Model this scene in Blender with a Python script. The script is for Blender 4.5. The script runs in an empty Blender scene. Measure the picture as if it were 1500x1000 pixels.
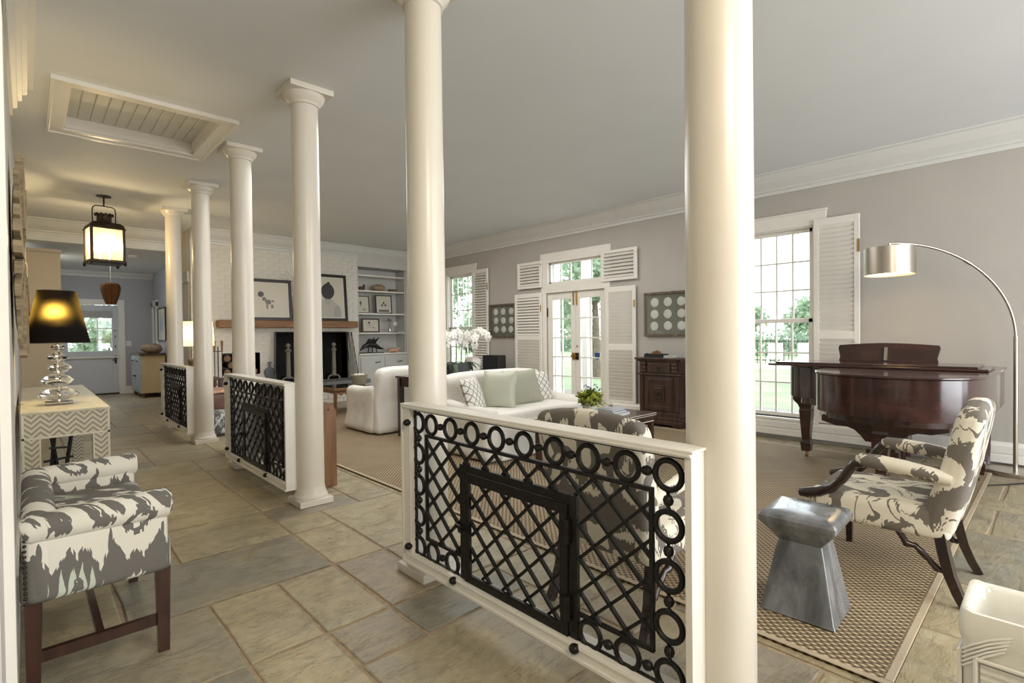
import bpy, bmesh, math, random
from mathutils import Vector, Matrix
random.seed(7)
PI = math.pi
S = bpy.context.scene
C = S.collection

# ------------------------------------------------------------------ camera, sky, lights, exposure
cam = bpy.data.cameras.new('camera')
cam.sensor_width = 36.0
cam.lens = 756.855 / 1500 * 36.0
cam.clip_start = 0.02
cam.clip_end = 400
co = bpy.data.objects.new('camera', cam)
C.objects.link(co)
_r = Vector((0.72793, -0.68556, -0.01108)); _u = Vector((0.01686, 0.00175, 0.99986)); _f = Vector((0.68544, 0.72801, -0.01283))
m = Matrix((( _r.x, _u.x, -_f.x, 0.0), (_r.y, _u.y, -_f.y, 0.0), (_r.z, _u.z, -_f.z, 1.25), (0, 0, 0, 1)))
co.matrix_world = m
S.camera = co

S.view_settings.view_transform = 'Standard'
S.view_settings.look = 'None'
S.view_settings.gamma = 1.0
S.view_settings.use_curve_mapping = False
S.view_settings.exposure = 0.28
try:
    S.cycles.use_denoising = True
    S.cycles.max_bounces = 8
    S.cycles.transparent_max_bounces = 16
    S.cycles.sample_clamp_indirect = 6.0
except Exception:
    pass

w = bpy.data.worlds.new('overcast_sky'); S.world = w
w.use_nodes = True
bg = w.node_tree.nodes['Background']
bg.inputs['Color'].default_value = (0.90, 0.96, 1.0, 1)
bg.inputs['Strength'].default_value = 3.8


def area(name, loc, size, power, color, target):
    l = bpy.data.lights.new(name, 'AREA'); l.shape = 'RECTANGLE'
    l.size, l.size_y = size; l.energy = power; l.color = color
    o = bpy.data.objects.new(name, l); C.objects.link(o); o.location = loc
    d = Vector(target) - Vector(loc)
    o.rotation_euler = d.to_track_quat('-Z', 'Y').to_euler()
    return o


def point(name, loc, power, color, r=0.05):
    l = bpy.data.lights.new(name, 'POINT'); l.energy = power; l.color = color; l.shadow_soft_size = r
    o = bpy.data.objects.new(name, l); C.objects.link(o); o.location = loc
    return o


# unseen fill lamps added for brightness; hall lamp inferred from the warm columns
area('rear_cool_fill', (4.0, -3.8, 1.7), (5.0, 2.6), 160, (0.90, 0.95, 1.0), (3.4, 4.0, 1.5))  # added cool fill behind the camera, no window there
area('rear_top_fill', (3.2, -1.8, 3.0), (3.0, 2.0), 60, (1.0, 0.95, 0.88), (3.2, 2.5, 0.2))  # added fill from above, behind the camera, without a fixture
area('hall_ceiling_light', (0.5, -1.2, 2.95), (0.9, 0.9), 54, (1.0, 0.84, 0.61), (1.3, 2.2, 0.6))
area('room_top_fill', (3.6, 5.4, 3.06), (3.0, 3.0), 82, (1.0, 0.975, 0.94), (3.6, 5.4, 0.0))  # unseen fill added under the ceiling to brighten the seating area
area('rear_up_fill', (3.4, -3.6, 0.8), (3.6, 1.2), 62, (0.92, 0.96, 1.0), (3.2, 3.5, 3.1))  # added fill aimed up to brighten the ceiling
area('back_hall_fill', (0.9, 12.6, 2.74), (0.9, 1.2), 22, (0.86, 0.92, 1.0), (1.0, 13.0, 0.0))  # unseen area lamp without a fixture, fills the back hall

# ------------------------------------------------------------------ materials
MATS = {}


class NT:
    def __init__(s, name):
        s.m = bpy.data.materials.new(name); s.m.use_nodes = True
        s.t = s.m.node_tree; s.b = s.t.nodes['Principled BSDF']
        s.out = s.t.nodes['Material Output']

    def n(s, typ, **kw):
        x = s.t.nodes.new(typ)
        for k, v in kw.items(): setattr(x, k, v)
        return x

    def l(s, a, b): s.t.links.new(a, b)

    def val(s, sock, v):
        if hasattr(v, 'links') or isinstance(v, bpy.types.NodeSocket): s.l(v, sock)
        else: sock.default_value = v

    def math(s, op, a, b=0.0, clamp=False):
        x = s.n('ShaderNodeMath', operation=op); x.use_clamp = clamp
        s.val(x.inputs[0], a); s.val(x.inputs[1], b)
        return x.outputs[0]

    def coords(s, kind='Object'):
        return s.n('ShaderNodeTexCoord').outputs[kind]

    def pos(s): return s.n('ShaderNodeNewGeometry').outputs['Position']

    def sep(s, v):
        x = s.n('ShaderNodeSeparateXYZ'); s.l(v, x.inputs[0]); return x.outputs

    def comb(s, a, b, c):
        x = s.n('ShaderNodeCombineXYZ')
        for i, v in enumerate((a, b, c)): s.val(x.inputs[i], v)
        return x.outputs[0]

    def noise(s, v, scale, detail=2.0, rough=0.5, dist=0.0):
        x = s.n('ShaderNodeTexNoise')
        if v is not None: s.l(v, x.inputs['Vector'])
        x.inputs['Scale'].default_value = scale; x.inputs['Detail'].default_value = detail
        x.inputs['Roughness'].default_value = rough; x.inputs['Distortion'].default_value = dist
        return x.outputs['Fac']

    def ramp(s, fac, stops, interp='LINEAR'):
        x = s.n('ShaderNodeValToRGB'); x.color_ramp.interpolation = interp
        e = x.color_ramp.elements
        while len(e) < len(stops): e.new(0.5)
        for i, (p, c) in enumerate(stops):
            e[i].position = p; e[i].color = tuple(c) + (1,) if len(c) == 3 else c
        s.l(fac, x.inputs[0]); return x.outputs[0]

    def mix(s, fac, a, b, mode='MIX'):
        x = s.n('ShaderNodeMix', data_type='RGBA', blend_type=mode)
        s.val(x.inputs[0], fac)
        for i, v in ((6, a), (7, b)):
            if isinstance(v, tuple): x.inputs[i].default_value = v + (1,) if len(v) == 3 else v
            else: s.l(v, x.inputs[i])
        return x.outputs[2]

    def bump(s, h, strength=0.3, dist=0.01):
        x = s.n('ShaderNodeBump'); x.inputs['Strength'].default_value = strength
        x.inputs['Distance'].default_value = dist
        s.l(h, x.inputs['Height']); s.l(x.outputs[0], s.b.inputs['Normal'])

    def base(s, c):
        if isinstance(c, tuple): s.b.inputs['Base Color'].default_value = c + (1,) if len(c) == 3 else c
        else: s.l(c, s.b.inputs['Base Color'])

    def set(s, rough=0.5, metal=0.0, spec=None, coat=None):
        s.b.inputs['Roughness'].default_value = rough; s.b.inputs['Metallic'].default_value = metal
        if spec is not None: s.b.inputs['Specular IOR Level'].default_value = spec
        if coat is not None: s.b.inputs['Coat Weight'].default_value = coat; s.b.inputs['Coat Roughness'].default_value = 0.1


def plain(name, col, rough=0.5, metal=0.0, var=0.06, scale=8.0, bump=0.0, bscale=40.0, stretch=None, spec=None, coat=None):
    if name in MATS: return MATS[name]
    t = NT(name); P = t.coords()
    if stretch:
        mp = t.n('ShaderNodeMapping'); mp.inputs['Scale'].default_value = stretch; t.l(P, mp.inputs[0]); P = mp.outputs[0]
    f = t.noise(P, scale, 3)
    lo = tuple(max(0, c * (1 - var)) for c in col); hi = tuple(min(1, c * (1 + var)) for c in col)
    t.base(t.ramp(f, [(0.3, lo), (0.7, hi)]))
    t.set(rough, metal, spec, coat)
    if bump: t.bump(t.noise(P, bscale, 3), bump, 0.004)
    MATS[name] = t.m
    return t.m


def wood(name, dark, light, rough=0.3, axis='z', scale=3.0, coat=None):
    if name in MATS: return MATS[name]
    t = NT(name); P = t.coords()
    mp = t.n('ShaderNodeMapping'); k = {'x': (0.12, 1, 1), 'y': (1, 0.12, 1), 'z': (1, 1, 0.12)}[axis]
    mp.inputs['Scale'].default_value = tuple(scale * a * 4 for a in k); t.l(P, mp.inputs[0])
    f = t.noise(mp.outputs[0], 3.0, 5, 0.6, 0.6)
    t.base(t.ramp(f, [(0.3, dark), (0.7, light)])); t.set(rough, 0, None, coat)
    t.bump(f, 0.08, 0.003)
    MATS[name] = t.m
    return t.m


def glow(name, col, strength):
    if name in MATS: return MATS[name]
    t = NT(name); t.base(col); t.b.inputs['Emission Color'].default_value = col + (1,)
    t.b.inputs['Emission Strength'].default_value = strength
    MATS[name] = t.m
    return t.m


def glass_pane(milk=0.0):
    t = NT('milky_glass' if milk else 'window_glass')
    tr = t.n('ShaderNodeBsdfTransparent'); tr.inputs[0].default_value = (0.95, 0.97, 0.97, 1)
    gl = t.n('ShaderNodeBsdfGlossy'); gl.inputs['Roughness'].default_value = 0.02
    mx = t.n('ShaderNodeMixShader'); mx.inputs[0].default_value = 0.06
    t.l(tr.outputs[0], mx.inputs[1]); t.l(gl.outputs[0], mx.inputs[2]); sh_ = mx.outputs[0]
    if milk:
        tl = t.n('ShaderNodeBsdfTranslucent'); tl.inputs[0].default_value = (.95, .88, .72, 1); m2 = t.n('ShaderNodeMixShader'); m2.inputs[0].default_value = milk
        t.l(sh_, m2.inputs[1]); t.l(tl.outputs[0], m2.inputs[2]); sh_ = m2.outputs[0]
    t.l(sh_, t.out.inputs[0])
    return t.m


def crystal():
    t = NT('clear_crystal'); t.base((1, 1, 1)); t.set(0.02)
    t.b.inputs['Transmission Weight'].default_value = 1.0; t.b.inputs['IOR'].default_value = 1.5
    return t.m


def translucent(name, dcol, tcol, fac, fwd=False):
    t = NT(name)
    d = t.n('ShaderNodeBsdfDiffuse'); d.inputs[0].default_value = dcol + (1,)
    tr = t.n('ShaderNodeBsdfRefraction' if fwd else 'ShaderNodeBsdfTranslucent')
    if fwd: tr.inputs['Roughness'].default_value = 1.0; tr.inputs['IOR'].default_value = 1.35
    tr.inputs[0].default_value = tcol + (1,)
    mx = t.n('ShaderNodeMixShader'); mx.inputs[0].default_value = fac
    n = t.noise(t.coords(), 300, 1)
    b = t.n('ShaderNodeBump'); b.inputs['Strength'].default_value = 0.1; t.l(n, b.inputs['Height'])
    t.l(b.outputs[0], d.inputs['Normal'])
    t.l(d.outputs[0], mx.inputs[1]); t.l(tr.outputs[0], mx.inputs[2]); t.l(mx.outputs[0], t.out.inputs[0])
    return t.m


def ikat(name, gray, cream, green, px, pz, wrap, ks=0.9, ou=0.5, ov=0.0, warp=0.03):
    """woven cloth print: mirrored crowns, discs and spikes with jagged warp edges"""
    t = NT(name); s = t.sep(t.coords()); M = t.math
    U0 = M('ADD', s[0], s[1]); side = M('ABSOLUTE', s[0] if wrap == 'x' else s[1])
    wn = t.n('ShaderNodeTexWhiteNoise', noise_dimensions='1D'); t.l(M('SNAP', U0, 0.0065), wn.inputs['W'])
    jag = M('MULTIPLY', M('SUBTRACT', wn.outputs['Value'], 0.5), 0.024)
    lowf = t.noise(t.coords(), 6.0, 1.0); lowf2 = t.noise(t.coords(), 4.3, 1.0)
    U = M('ADD', U0, M('MULTIPLY', M('SUBTRACT', lowf, 0.5), warp)); V = M('ADD', M('ADD', s[2], M('MULTIPLY', side, ks)), M('MULTIPLY', M('SUBTRACT', lowf2, 0.5), warp * 2.2))
    u = M('MULTIPLY', M('ABSOLUTE', M('SUBTRACT', M('FRACT', M('ADD', M('DIVIDE', U, px), 10.0 + ou)), 0.5)), px)
    v = M('MULTIPLY', M('FRACT', M('ADD', M('DIVIDE', M('ADD', V, jag), pz), 10.0 + ov)), pz)
    def tri(f, ph=0.0): return M('MULTIPLY', M('ABSOLUTE', M('SUBTRACT', M('FRACT', M('ADD', M('MULTIPLY', u, f / px), ph)), 0.5)), 2.0)
    def disc(cu, cv, ru, rv, sp=0.0, f=9.0):
        a_ = M('DIVIDE', M('SUBTRACT', u, cu * px), ru * px); b_ = M('DIVIDE', M('SUBTRACT', v, cv * pz), rv * pz)
        d = M('SQRT', M('ADD', M('MULTIPLY', a_, a_), M('MULTIPLY', b_, b_)))
        if sp: d = M('ADD', d, M('MULTIPLY', tri(f), sp))
        return M('LESS_THAN', d, 1.0)
    lo = M('ADD', M('MULTIPLY', tri(4.0, .25), 0.20 * pz), 0.34 * pz); hi = M('SUBTRACT', 0.90 * pz, M('MULTIPLY', tri(5.0), 0.10 * pz))
    white = M('MULTIPLY', M('GREATER_THAN', v, lo), M('LESS_THAN', v, hi))
    col = t.mix(white, gray, cream)
    col = t.mix(disc(0.5, 0.20, 0.22, 0.20, 0.75, 12.0), col, green); col = t.mix(disc(0.5, 0.20, 0.05, 0.07), col, gray)
    col = t.mix(disc(0.0, 0.70, 0.13, 0.13), col, gray); col = t.mix(disc(0.0, 0.70, 0.065, 0.07), col, cream)
    col = t.mix(disc(0.34, 0.76, 0.11, 0.10, 0.4, 14.0), col, gray); col = t.mix(disc(0.16, 0.94, 0.09, 0.035), col, cream)
    col = t.mix(disc(0.22, 0.52, 0.02, 0.10), col, gray); col = t.mix(disc(0.02, 0.14, 0.06, 0.09, 0.5, 20.0), col, cream)
    fine = t.noise(t.coords(), 260, 1)
    t.base(col); t.set(0.85); t.bump(fine, 0.15, 0.002)
    return t.m


def ikat_blots(name, gray, cream, scale, seed, thr):
    t = NT(name); s = t.sep(t.coords()); M = t.math
    a = M('ABSOLUTE', s[0]); q = M('SNAP', M('ADD', s[0], M('MULTIPLY', s[1], 0.8)), 0.006)
    wn = t.n('ShaderNodeTexWhiteNoise', noise_dimensions='1D'); t.l(q, wn.inputs['W'])
    jag = M('MULTIPLY', M('SUBTRACT', wn.outputs['Value'], 0.5), 0.026)
    P = t.comb(a, M('ADD', s[1], M('MULTIPLY', jag, 0.5)), M('ADD', M('ADD', s[2], jag), seed))
    f = t.noise(P, scale, 0.6, 0.4, 0.35); f2 = t.noise(P, scale * 1.25, 0.0, 0.4, 0.8)
    ring = M('LESS_THAN', M('ABSOLUTE', M('SUBTRACT', f2, 0.56)), 0.030); disc = M('GREATER_THAN', f2, 0.64)
    isg = M('GREATER_THAN', f, thr)
    g = M('MAXIMUM', M('MULTIPLY', isg, M('SUBTRACT', 1.0, disc)), M('MULTIPLY', ring, M('SUBTRACT', 1.0, isg)))
    fine = t.noise(t.coords(), 260, 1)
    t.base(t.mix(g, cream, gray)); t.set(0.85); t.bump(fine, 0.15, 0.002)
    return t.m


def lattice_cloth(name):
    t = NT(name); s = t.sep(t.coords())
    w_ = t.math('MULTIPLY', t.math('SINE', t.math('MULTIPLY', s[2], 75.0)), 0.0)
    a = t.math('ADD', t.math('MULTIPLY', s[0], 1.0), s[2]); b = t.math('SUBTRACT', s[0], s[2])
    def line(v):
        fr = t.math('FRACT', t.math('MULTIPLY', t.math('ADD', v, 10.0), 11.5))
        return t.math('LESS_THAN', t.math('ABSOLUTE', t.math('SUBTRACT', fr, 0.5)), 0.075)
    k = t.math('MAXIMUM', line(a), line(b))
    t.base(t.mix(k, (0.72, 0.70, 0.65), (0.24, 0.21, 0.17))); t.set(0.85)
    t.bump(t.noise(t.coords(), 200, 2), 0.15, 0.002)
    return t.m


def ribbed(name, col, freq, ax=2):
    t = NT(name); s = t.sep(t.coords())
    h = t.math('SINE', t.math('MULTIPLY', s[ax], freq))
    n = t.noise(t.coords(), 90, 2)
    t.base(t.ramp(t.math('ADD', t.math('MULTIPLY', h, 0.25), n), [(0.2, tuple(c * 0.82 for c in col)), (0.8, col)]))
    t.set(0.85); t.bump(h, 0.3, 0.004)
    return t.m


def flagstone_mat():
    t = NT('bluestone_flag'); P = t.pos()
    rnd = t.n('ShaderNodeObjectInfo').outputs['Random']
    basec = t.ramp(rnd, [(0.0, (0.325, 0.285, 0.195)), (0.2, (0.425, 0.365, 0.235)), (0.4, (0.355, 0.310, 0.210)),
                         (0.6, (0.235, 0.228, 0.185)), (0.75, (0.435, 0.370, 0.230)), (0.9, (0.325, 0.270, 0.200)), (1.0, (0.295, 0.275, 0.220))])
    off = t.comb(t.math('MULTIPLY', rnd, 37.0), t.math('MULTIPLY', rnd, 91.0), 0.0)
    va = t.n('ShaderNodeVectorMath', operation='ADD'); t.l(P, va.inputs[0]); t.l(off, va.inputs[1]); Q = va.outputs[0]
    big = t.noise(Q, 2.6, 4, 0.55, 0.8)
    c = t.mix(t.math('MULTIPLY', t.math('SUBTRACT', big, 0.42, True), 2.2, True), basec, (0.36, 0.285, 0.155))
    mid = t.noise(Q, 9, 5, 0.6, 1.0)
    c = t.mix(0.55, c, t.ramp(mid, [(0.3, (0.3, 0.3, 0.3)), (0.7, (0.68, 0.68, 0.68))]), 'OVERLAY')
    t.base(c)
    mp = t.n('ShaderNodeMapping'); mp.inputs['Scale'].default_value = (1.6, 5.0, 1.0); mp.inputs['Rotation'].default_value = (0, 0, 0.5)
    t.l(Q, mp.inputs[0])
    cleft = t.noise(mp.outputs[0], 2.6, 6, 0.6, 1.4)
    step = t.math('SNAP', cleft, 0.07)
    h = t.math('ADD', t.math('MULTIPLY', cleft, 0.6), t.math('MULTIPLY', step, 0.5))
    crk = t.math('LESS_THAN', t.math('ABSOLUTE', t.math('SUBTRACT', t.noise(mp.outputs[0], 1.5, 6, 0.65, 1.2), 0.5)), 0.006)
    t.base(t.mix(t.math('MULTIPLY', crk, 0.45), c, (0.10, 0.085, 0.06)))
    t.bump(t.math('SUBTRACT', t.math('ADD', h, t.math('MULTIPLY', t.noise(Q, 60, 3), 0.05)), t.math('MULTIPLY', crk, 0.25)), 0.55, 0.013)
    t.set(0.42, 0, 0.45)
    rr = t.ramp(mid, [(0.3, (0.34, 0.34, 0.34)), (0.7, (0.52, 0.52, 0.52))])
    t.l(rr, t.b.inputs['Roughness'])
    return t.m


def sisal():
    t = NT('sisal_weave'); P = t.pos(); s = t.sep(P)
    k = 2 * PI / 0.038
    row = t.math('FLOOR', t.math('MULTIPLY', s[0], 1 / 0.018))
    sh = t.math('MULTIPLY', t.math('MODULO', row, 2.0), PI)
    wv = t.math('SINE', t.math('ADD', t.math('MULTIPLY', s[1], k), sh))
    rv = t.math('ABSOLUTE', t.math('SINE', t.math('MULTIPLY', s[0], PI / 0.018)))
    h = t.math('MULTIPLY', t.math('ADD', t.math('MULTIPLY', wv, 0.5), 0.5), rv)
    n = t.noise(P, 3, 3)
    c = t.ramp(h, [(0.02, (0.11, 0.078, 0.046)), (0.35, (0.33, 0.245, 0.14)), (0.9, (0.57, 0.445, 0.275))])
    c = t.mix(0.5, c, t.ramp(n, [(0.3, (0.42, 0.42, 0.42)), (0.7, (0.58, 0.58, 0.58))]), 'OVERLAY')
    t.base(c); t.set(0.75); t.bump(h, 0.9, 0.009)
    return t.m


def brushed_gray():
    t = NT('gray_glaze'); P = t.coords(); s = t.sep(P)
    q = t.comb(t.math('MULTIPLY', s[0], 1.0), t.math('MULTIPLY', s[1], 1.0), t.math('MULTIPLY', s[2], 0.35))
    f = t.noise(q, 9, 4, 0.6, 0.5)
    t.base(t.ramp(f, [(0.33, (0.10, 0.105, 0.112)), (0.52, (0.20, 0.21, 0.225)), (0.70, (0.36, 0.375, 0.40))]))
    t.set(0.22, 0.25, 0.5, 0.5); return t.m


def chevron(name, horiz):
    t = NT(name); s = t.sep(t.coords())
    hx = t.math('ADD', s[0], s[1])
    fr = t.math('FRACT', t.math('MULTIPLY', t.math('ADD', hx, 10.0), 1 / 0.085))
    tri = t.math('ABSOLUTE', t.math('SUBTRACT', fr, 0.5))
    v = t.math('FRACT', t.math('MULTIPLY', t.math('ADD', s[2], t.math('MULTIPLY', tri, 0.085 if horiz else -0.085)), 1 / 0.034))
    k = t.math('GREATER_THAN', v, 0.52)
    n = t.noise(t.coords(), 30, 2)
    t.base(t.mix(k, (0.62, 0.57, 0.44), (0.33, 0.29, 0.21))); t.set(0.4); t.bump(n, 0.05, 0.002)
    return t.m


def marbled(name, a, b, rough=0.35):
    t = NT(name); mp = t.n('ShaderNodeMapping'); mp.inputs['Scale'].default_value = (6, 1.2, 3); t.l(t.coords(), mp.inputs[0])
    t.base(t.ramp(t.noise(mp.outputs[0], 2.5, 4, 0.6, 1.0), [(0.35, a), (0.65, b)])); t.set(rough); return t.m


def linen(name, col):
    t = NT(name); P = t.coords()
    f = t.noise(P, 4, 3); fine = t.noise(P, 220, 2)
    t.base(t.ramp(f, [(0.3, tuple(c * 0.95 for c in col)), (0.7, col)])); t.set(0.9)
    t.bump(t.math('ADD', t.math('MULTIPLY', t.noise(P, 7, 3, 0.5, 1.0), 1.0), t.math('MULTIPLY', fine, 0.04)), 0.35, 0.02)
    return t.m


def art_print(name, kind):
    """flat printed pictures; object coordinates: x across 0..1, z up 0..1"""
    t = NT(name); s = t.sep(t.coords()); P = t.coords()
    nz = t.math('MULTIPLY', t.math('SUBTRACT', t.noise(P, 9, 4), 0.5), 0.10)
    def ell(cx, cz, rx, rz, soft=0.0, wob=1.0):
        dx = t.math('DIVIDE', t.math('SUBTRACT', s[0], cx), rx); dz = t.math('DIVIDE', t.math('SUBTRACT', s[2], cz), rz)
        d = t.math('SQRT', t.math('ADD', t.math('MULTIPLY', dx, dx), t.math('MULTIPLY', dz, dz)))
        d = t.math('ADD', d, t.math('MULTIPLY', nz, 6.0 * wob))
        return t.math('LESS_THAN', d, 1.0)
    paper = (0.60, 0.56, 0.46); c = None
    col = t.mix(t.math('MULTIPLY', t.noise(P, 3, 3), 0.35), paper, (0.50, 0.47, 0.39))
    def put(e, rgb):
        nonlocal col
        col = t.mix(e, col, rgb)
    if kind == 'portrait':
        put(ell(0.50, 0.16, 0.36, 0.32, wob=0.2), (0.44, 0.42, 0.37)); put(ell(0.51, 0.44, 0.10, 0.14, wob=0.2), (0.38, 0.36, 0.32))
        put(ell(0.52, 0.66, 0.20, 0.20, wob=0.3), (0.035, 0.035, 0.035)); put(ell(0.56, 0.87, 0.05, 0.035), (0.05, 0.05, 0.05))
        put(ell(0.80, 0.10, 0.12, 0.20, wob=0.4), (0.36, 0.34, 0.31))
    elif kind == 'blots':
        put(ell(0.36, 0.66, 0.07, 0.085), (0.05, 0.05, 0.05)); put(ell(0.44, 0.52, 0.05, 0.06), (0.16, 0.15, 0.14))
        put(ell(0.53, 0.43, 0.075, 0.07), (0.14, 0.13, 0.12)); put(ell(0.50, 0.30, 0.03, 0.09), (0.24, 0.22, 0.20))
        put(ell(0.62, 0.30, 0.035, 0.06), (0.2, 0.19, 0.17)); put(ell(0.64, 0.46, 0.03, 0.03), (0.12, 0.11, 0.1))
    elif kind == 'specimens':
        for cx, cz, r in ((0.4, 0.76, 0.085), (0.22, 0.55, 0.035), (0.42, 0.5, 0.05), (0.62, 0.55, 0.03), (0.3, 0.28, 0.03), (0.5, 0.3, 0.035), (0.68, 0.3, 0.05), (0.8, 0.24, 0.03), (0.75, 0.75, 0.03), (0.18, 0.8, 0.025)):
            put(ell(cx, cz, r, r * 1.2), (0.10, 0.075, 0.05))
    elif kind == 'trefoil':
        for cx, cz in ((0.5, 0.60), (0.38, 0.44), (0.62, 0.44)): put(ell(cx, cz, 0.075, 0.075), (0.08, 0.07, 0.06))
        for cx in (0.2, 0.35, 0.5, 0.65, 0.8): put(ell(cx, 0.05, 0.10, 0.09), (0.10, 0.09, 0.08))
    elif kind == 'stem':
        put(ell(0.4, 0.62, 0.09, 0.12), (0.14, 0.12, 0.10)); put(ell(0.42, 0.45, 0.03, 0.12), (0.2, 0.18, 0.15))
        put(ell(0.6, 0.15, 0.03, 0.10), (0.10, 0.09, 0.08)); put(ell(0.74, 0.15, 0.03, 0.10), (0.10, 0.09, 0.08))
    else:
        put(ell(0.5, 0.5, 0.32, 0.3), (0.36, 0.42, 0.46))
    t.base(col); t.set(0.35)
    return t.m


def leaf_mat(name, a, b, thin=False):
    t = NT(name); r = t.noise(t.pos(), 3.0, 2); c = t.ramp(r, [(0.3, a), (0.7, b)])
    t.base(c); t.set(0.5)
    if thin:
        tr = t.n('ShaderNodeBsdfTranslucent'); t.l(c, tr.inputs[0]); d = t.n('ShaderNodeBsdfDiffuse'); t.l(c, d.inputs[0])
        mx = t.n('ShaderNodeMixShader'); mx.inputs[0].default_value = 0.5
        t.l(d.outputs[0], mx.inputs[1]); t.l(tr.outputs[0], mx.inputs[2]); t.l(mx.outputs[0], t.out.inputs[0])
    return t.m


WHITE = plain('white_trim_paint', (0.80, 0.775, 0.715), 0.35, var=0.02)
COLW = plain('column_paint', (0.70, 0.655, 0.57), 0.28, var=0.03, scale=3)
CEIL = plain('ceiling_paint', (0.735, 0.755, 0.765), 0.7, var=0.015, scale=2)
WALLR = plain('gray_wall_paint', (0.455, 0.432, 0.395), 0.55, var=0.03, scale=2)
WALLL = plain('left_wall_paint', (0.60, 0.58, 0.54), 0.5, var=0.02, scale=2)
HALLW = plain('blue_gray_wall_paint', (0.42, 0.43, 0.46), 0.55, var=0.02, scale=2)
BEIGE = plain('beige_wall_paint', (0.60, 0.53, 0.42), 0.55, var=0.02, scale=2)
BRICKW = plain('white_painted_brick', (0.70, 0.67, 0.60), 0.6, var=0.06, scale=14, bump=0.5, bscale=60)
MORTW = plain('painted_mortar', (0.67, 0.64, 0.57), 0.8, var=0.05, scale=14)
MORTAR = plain('floor_mortar', (0.36, 0.275, 0.185), 0.85, var=0.2, scale=20, bump=0.5, bscale=120)
IRON = plain('black_wrought_iron', (0.018, 0.017, 0.016), 0.42, 0.55, var=0.3, scale=30, bump=0.3, bscale=50)
GLASS = glass_pane()
MILKY = glass_pane(0.10)
CRYST = crystal()
FLAG = flagstone_mat()
SISAL = sisal()
BIND = plain('rug_binding', (0.44, 0.36, 0.25), 0.8, bump=0.3, bscale=200)
MAHOG = wood('mahogany_lacquer', (0.018, 0.006, 0.005), (0.060, 0.018, 0.014), 0.2, 'y', 1.2, 0.6)
DARKW = wood('dark_chair_wood', (0.012, 0.006, 0.005), (0.035, 0.016, 0.012), 0.25, 'z', 2.0, 0.4)
REDW = wood('red_brown_wood', (0.022, 0.008, 0.005), (0.062, 0.022, 0.012), 0.3, 'z', 2.0, 0.3)
OAK = wood('mantel_oak', (0.16, 0.075, 0.028), (0.30, 0.15, 0.06), 0.55, 'x', 1.5)
PEW = wood('pew_wood', (0.13, 0.060, 0.022), (0.26, 0.125, 0.050), 0.45, 'z', 1.5)
PEWD = wood('pew_dark_wood', (0.05, 0.022, 0.012), (0.10, 0.048, 0.026), 0.45, 'y', 1.5)
ROSEW = wood('cabinet_wood', (0.020, 0.010, 0.007), (0.075, 0.036, 0.024), 0.4, 'z', 2.0)
CREAMW = plain('cream_painted_wood', (0.62, 0.47, 0.26), 0.55, var=0.12, scale=5, stretch=(1, 1, 0.3))
BLUEW = plain('distressed_blue_paint', (0.42, 0.47, 0.48), 0.5, var=0.25, scale=14)
DRIFT = wood('driftwood', (0.20, 0.145, 0.085), (0.46, 0.36, 0.22), 0.7, 'x', 2.0)
GRAYW = wood('weathered_frame_wood', (0.075, 0.055, 0.035), (0.20, 0.155, 0.105), 0.7, 'z', 2.0)
SOFA = linen('white_slipcover', (0.76, 0.735, 0.68))
SAGE = ribbed('sage_ribbed_cloth', (0.40, 0.40, 0.31), 420)
SAGE2 = plain('sage_satin', (0.47, 0.48, 0.385), 0.45, var=0.03, bump=0.2, bscale=90)
LATT = lattice_cloth('lattice_cloth')
IKATL = ikat('settee_ikat', (0.150, 0.140, 0.125), (0.74, 0.71, 0.62), (0.56, 0.60, 0.50), 0.36, 0.42, 'y', 0.9, 0.5, 0.336, 0.03)
IKATC = ikat_blots('chair_ikat', (0.175, 0.155, 0.130), (0.76, 0.71, 0.59), 6.6, 2.3, 0.485)
IKATD = ikat('ottoman_ikat', (0.11, 0.115, 0.12), (0.60, 0.62, 0.60), (0.50, 0.55, 0.55), 0.20, 0.20, 'x', 0.9, 0.5, 0.0, 0.05)
BRASS = plain('aged_brass', (0.55, 0.38, 0.14), 0.3, 1.0, var=0.1)
STEEL = plain('brushed_steel', (0.52, 0.48, 0.42), 0.3, 1.0, var=0.05, scale=60, stretch=(1, 1, 0.05))
CHROME = plain('chrome', (0.75, 0.73, 0.70), 0.12, 1.0, var=0.02)
BRONZE = plain('dark_bronze', (0.045, 0.032, 0.022), 0.4, 0.7, var=0.3, scale=20)
BLACK = plain('black_paint', (0.012, 0.012, 0.013), 0.4, var=0.1)
SOOT = plain('sooty_firebrick', (0.012, 0.011, 0.011), 0.9, var=0.4, scale=10)
SLATE = plain('hearth_slate', (0.17, 0.175, 0.18), 0.5, var=0.15, scale=6)
STONE = plain('gray_stone', (0.20, 0.18, 0.16), 0.7, var=0.15, scale=14, bump=0.3)
SHELFW = plain('bookcase_paint', (0.58, 0.58, 0.55), 0.45, var=0.02)
CERAM = plain('white_glazed_ceramic', (0.76, 0.75, 0.68), 0.12, var=0.03, coat=0.5)
PLASTER = plain('white_plaster', (0.72, 0.70, 0.64), 0.7, var=0.04)
POTGRAY = plain('zinc_planter', (0.16, 0.165, 0.17), 0.45, 0.2, var=0.15)
GREENL = leaf_mat('dark_leaf', (0.012, 0.035, 0.014), (0.035, 0.08, 0.03))
LIME = leaf_mat('lime_leaf', (0.26, 0.32, 0.04), (0.52, 0.55, 0.10))
TREE = leaf_mat('tree_leaf', (0.26, 0.36, 0.25), (0.42, 0.50, 0.36), True)  # leaf colours paled to stand in for outdoor haze
HEDGE = leaf_mat('hedge_leaf', (0.20, 0.29, 0.20), (0.32, 0.40, 0.30), True)
LAWN = plain('lawn_grass', (0.235, 0.30, 0.165), 0.9, var=0.2, scale=1.2, bump=0.3, bscale=30)
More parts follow.
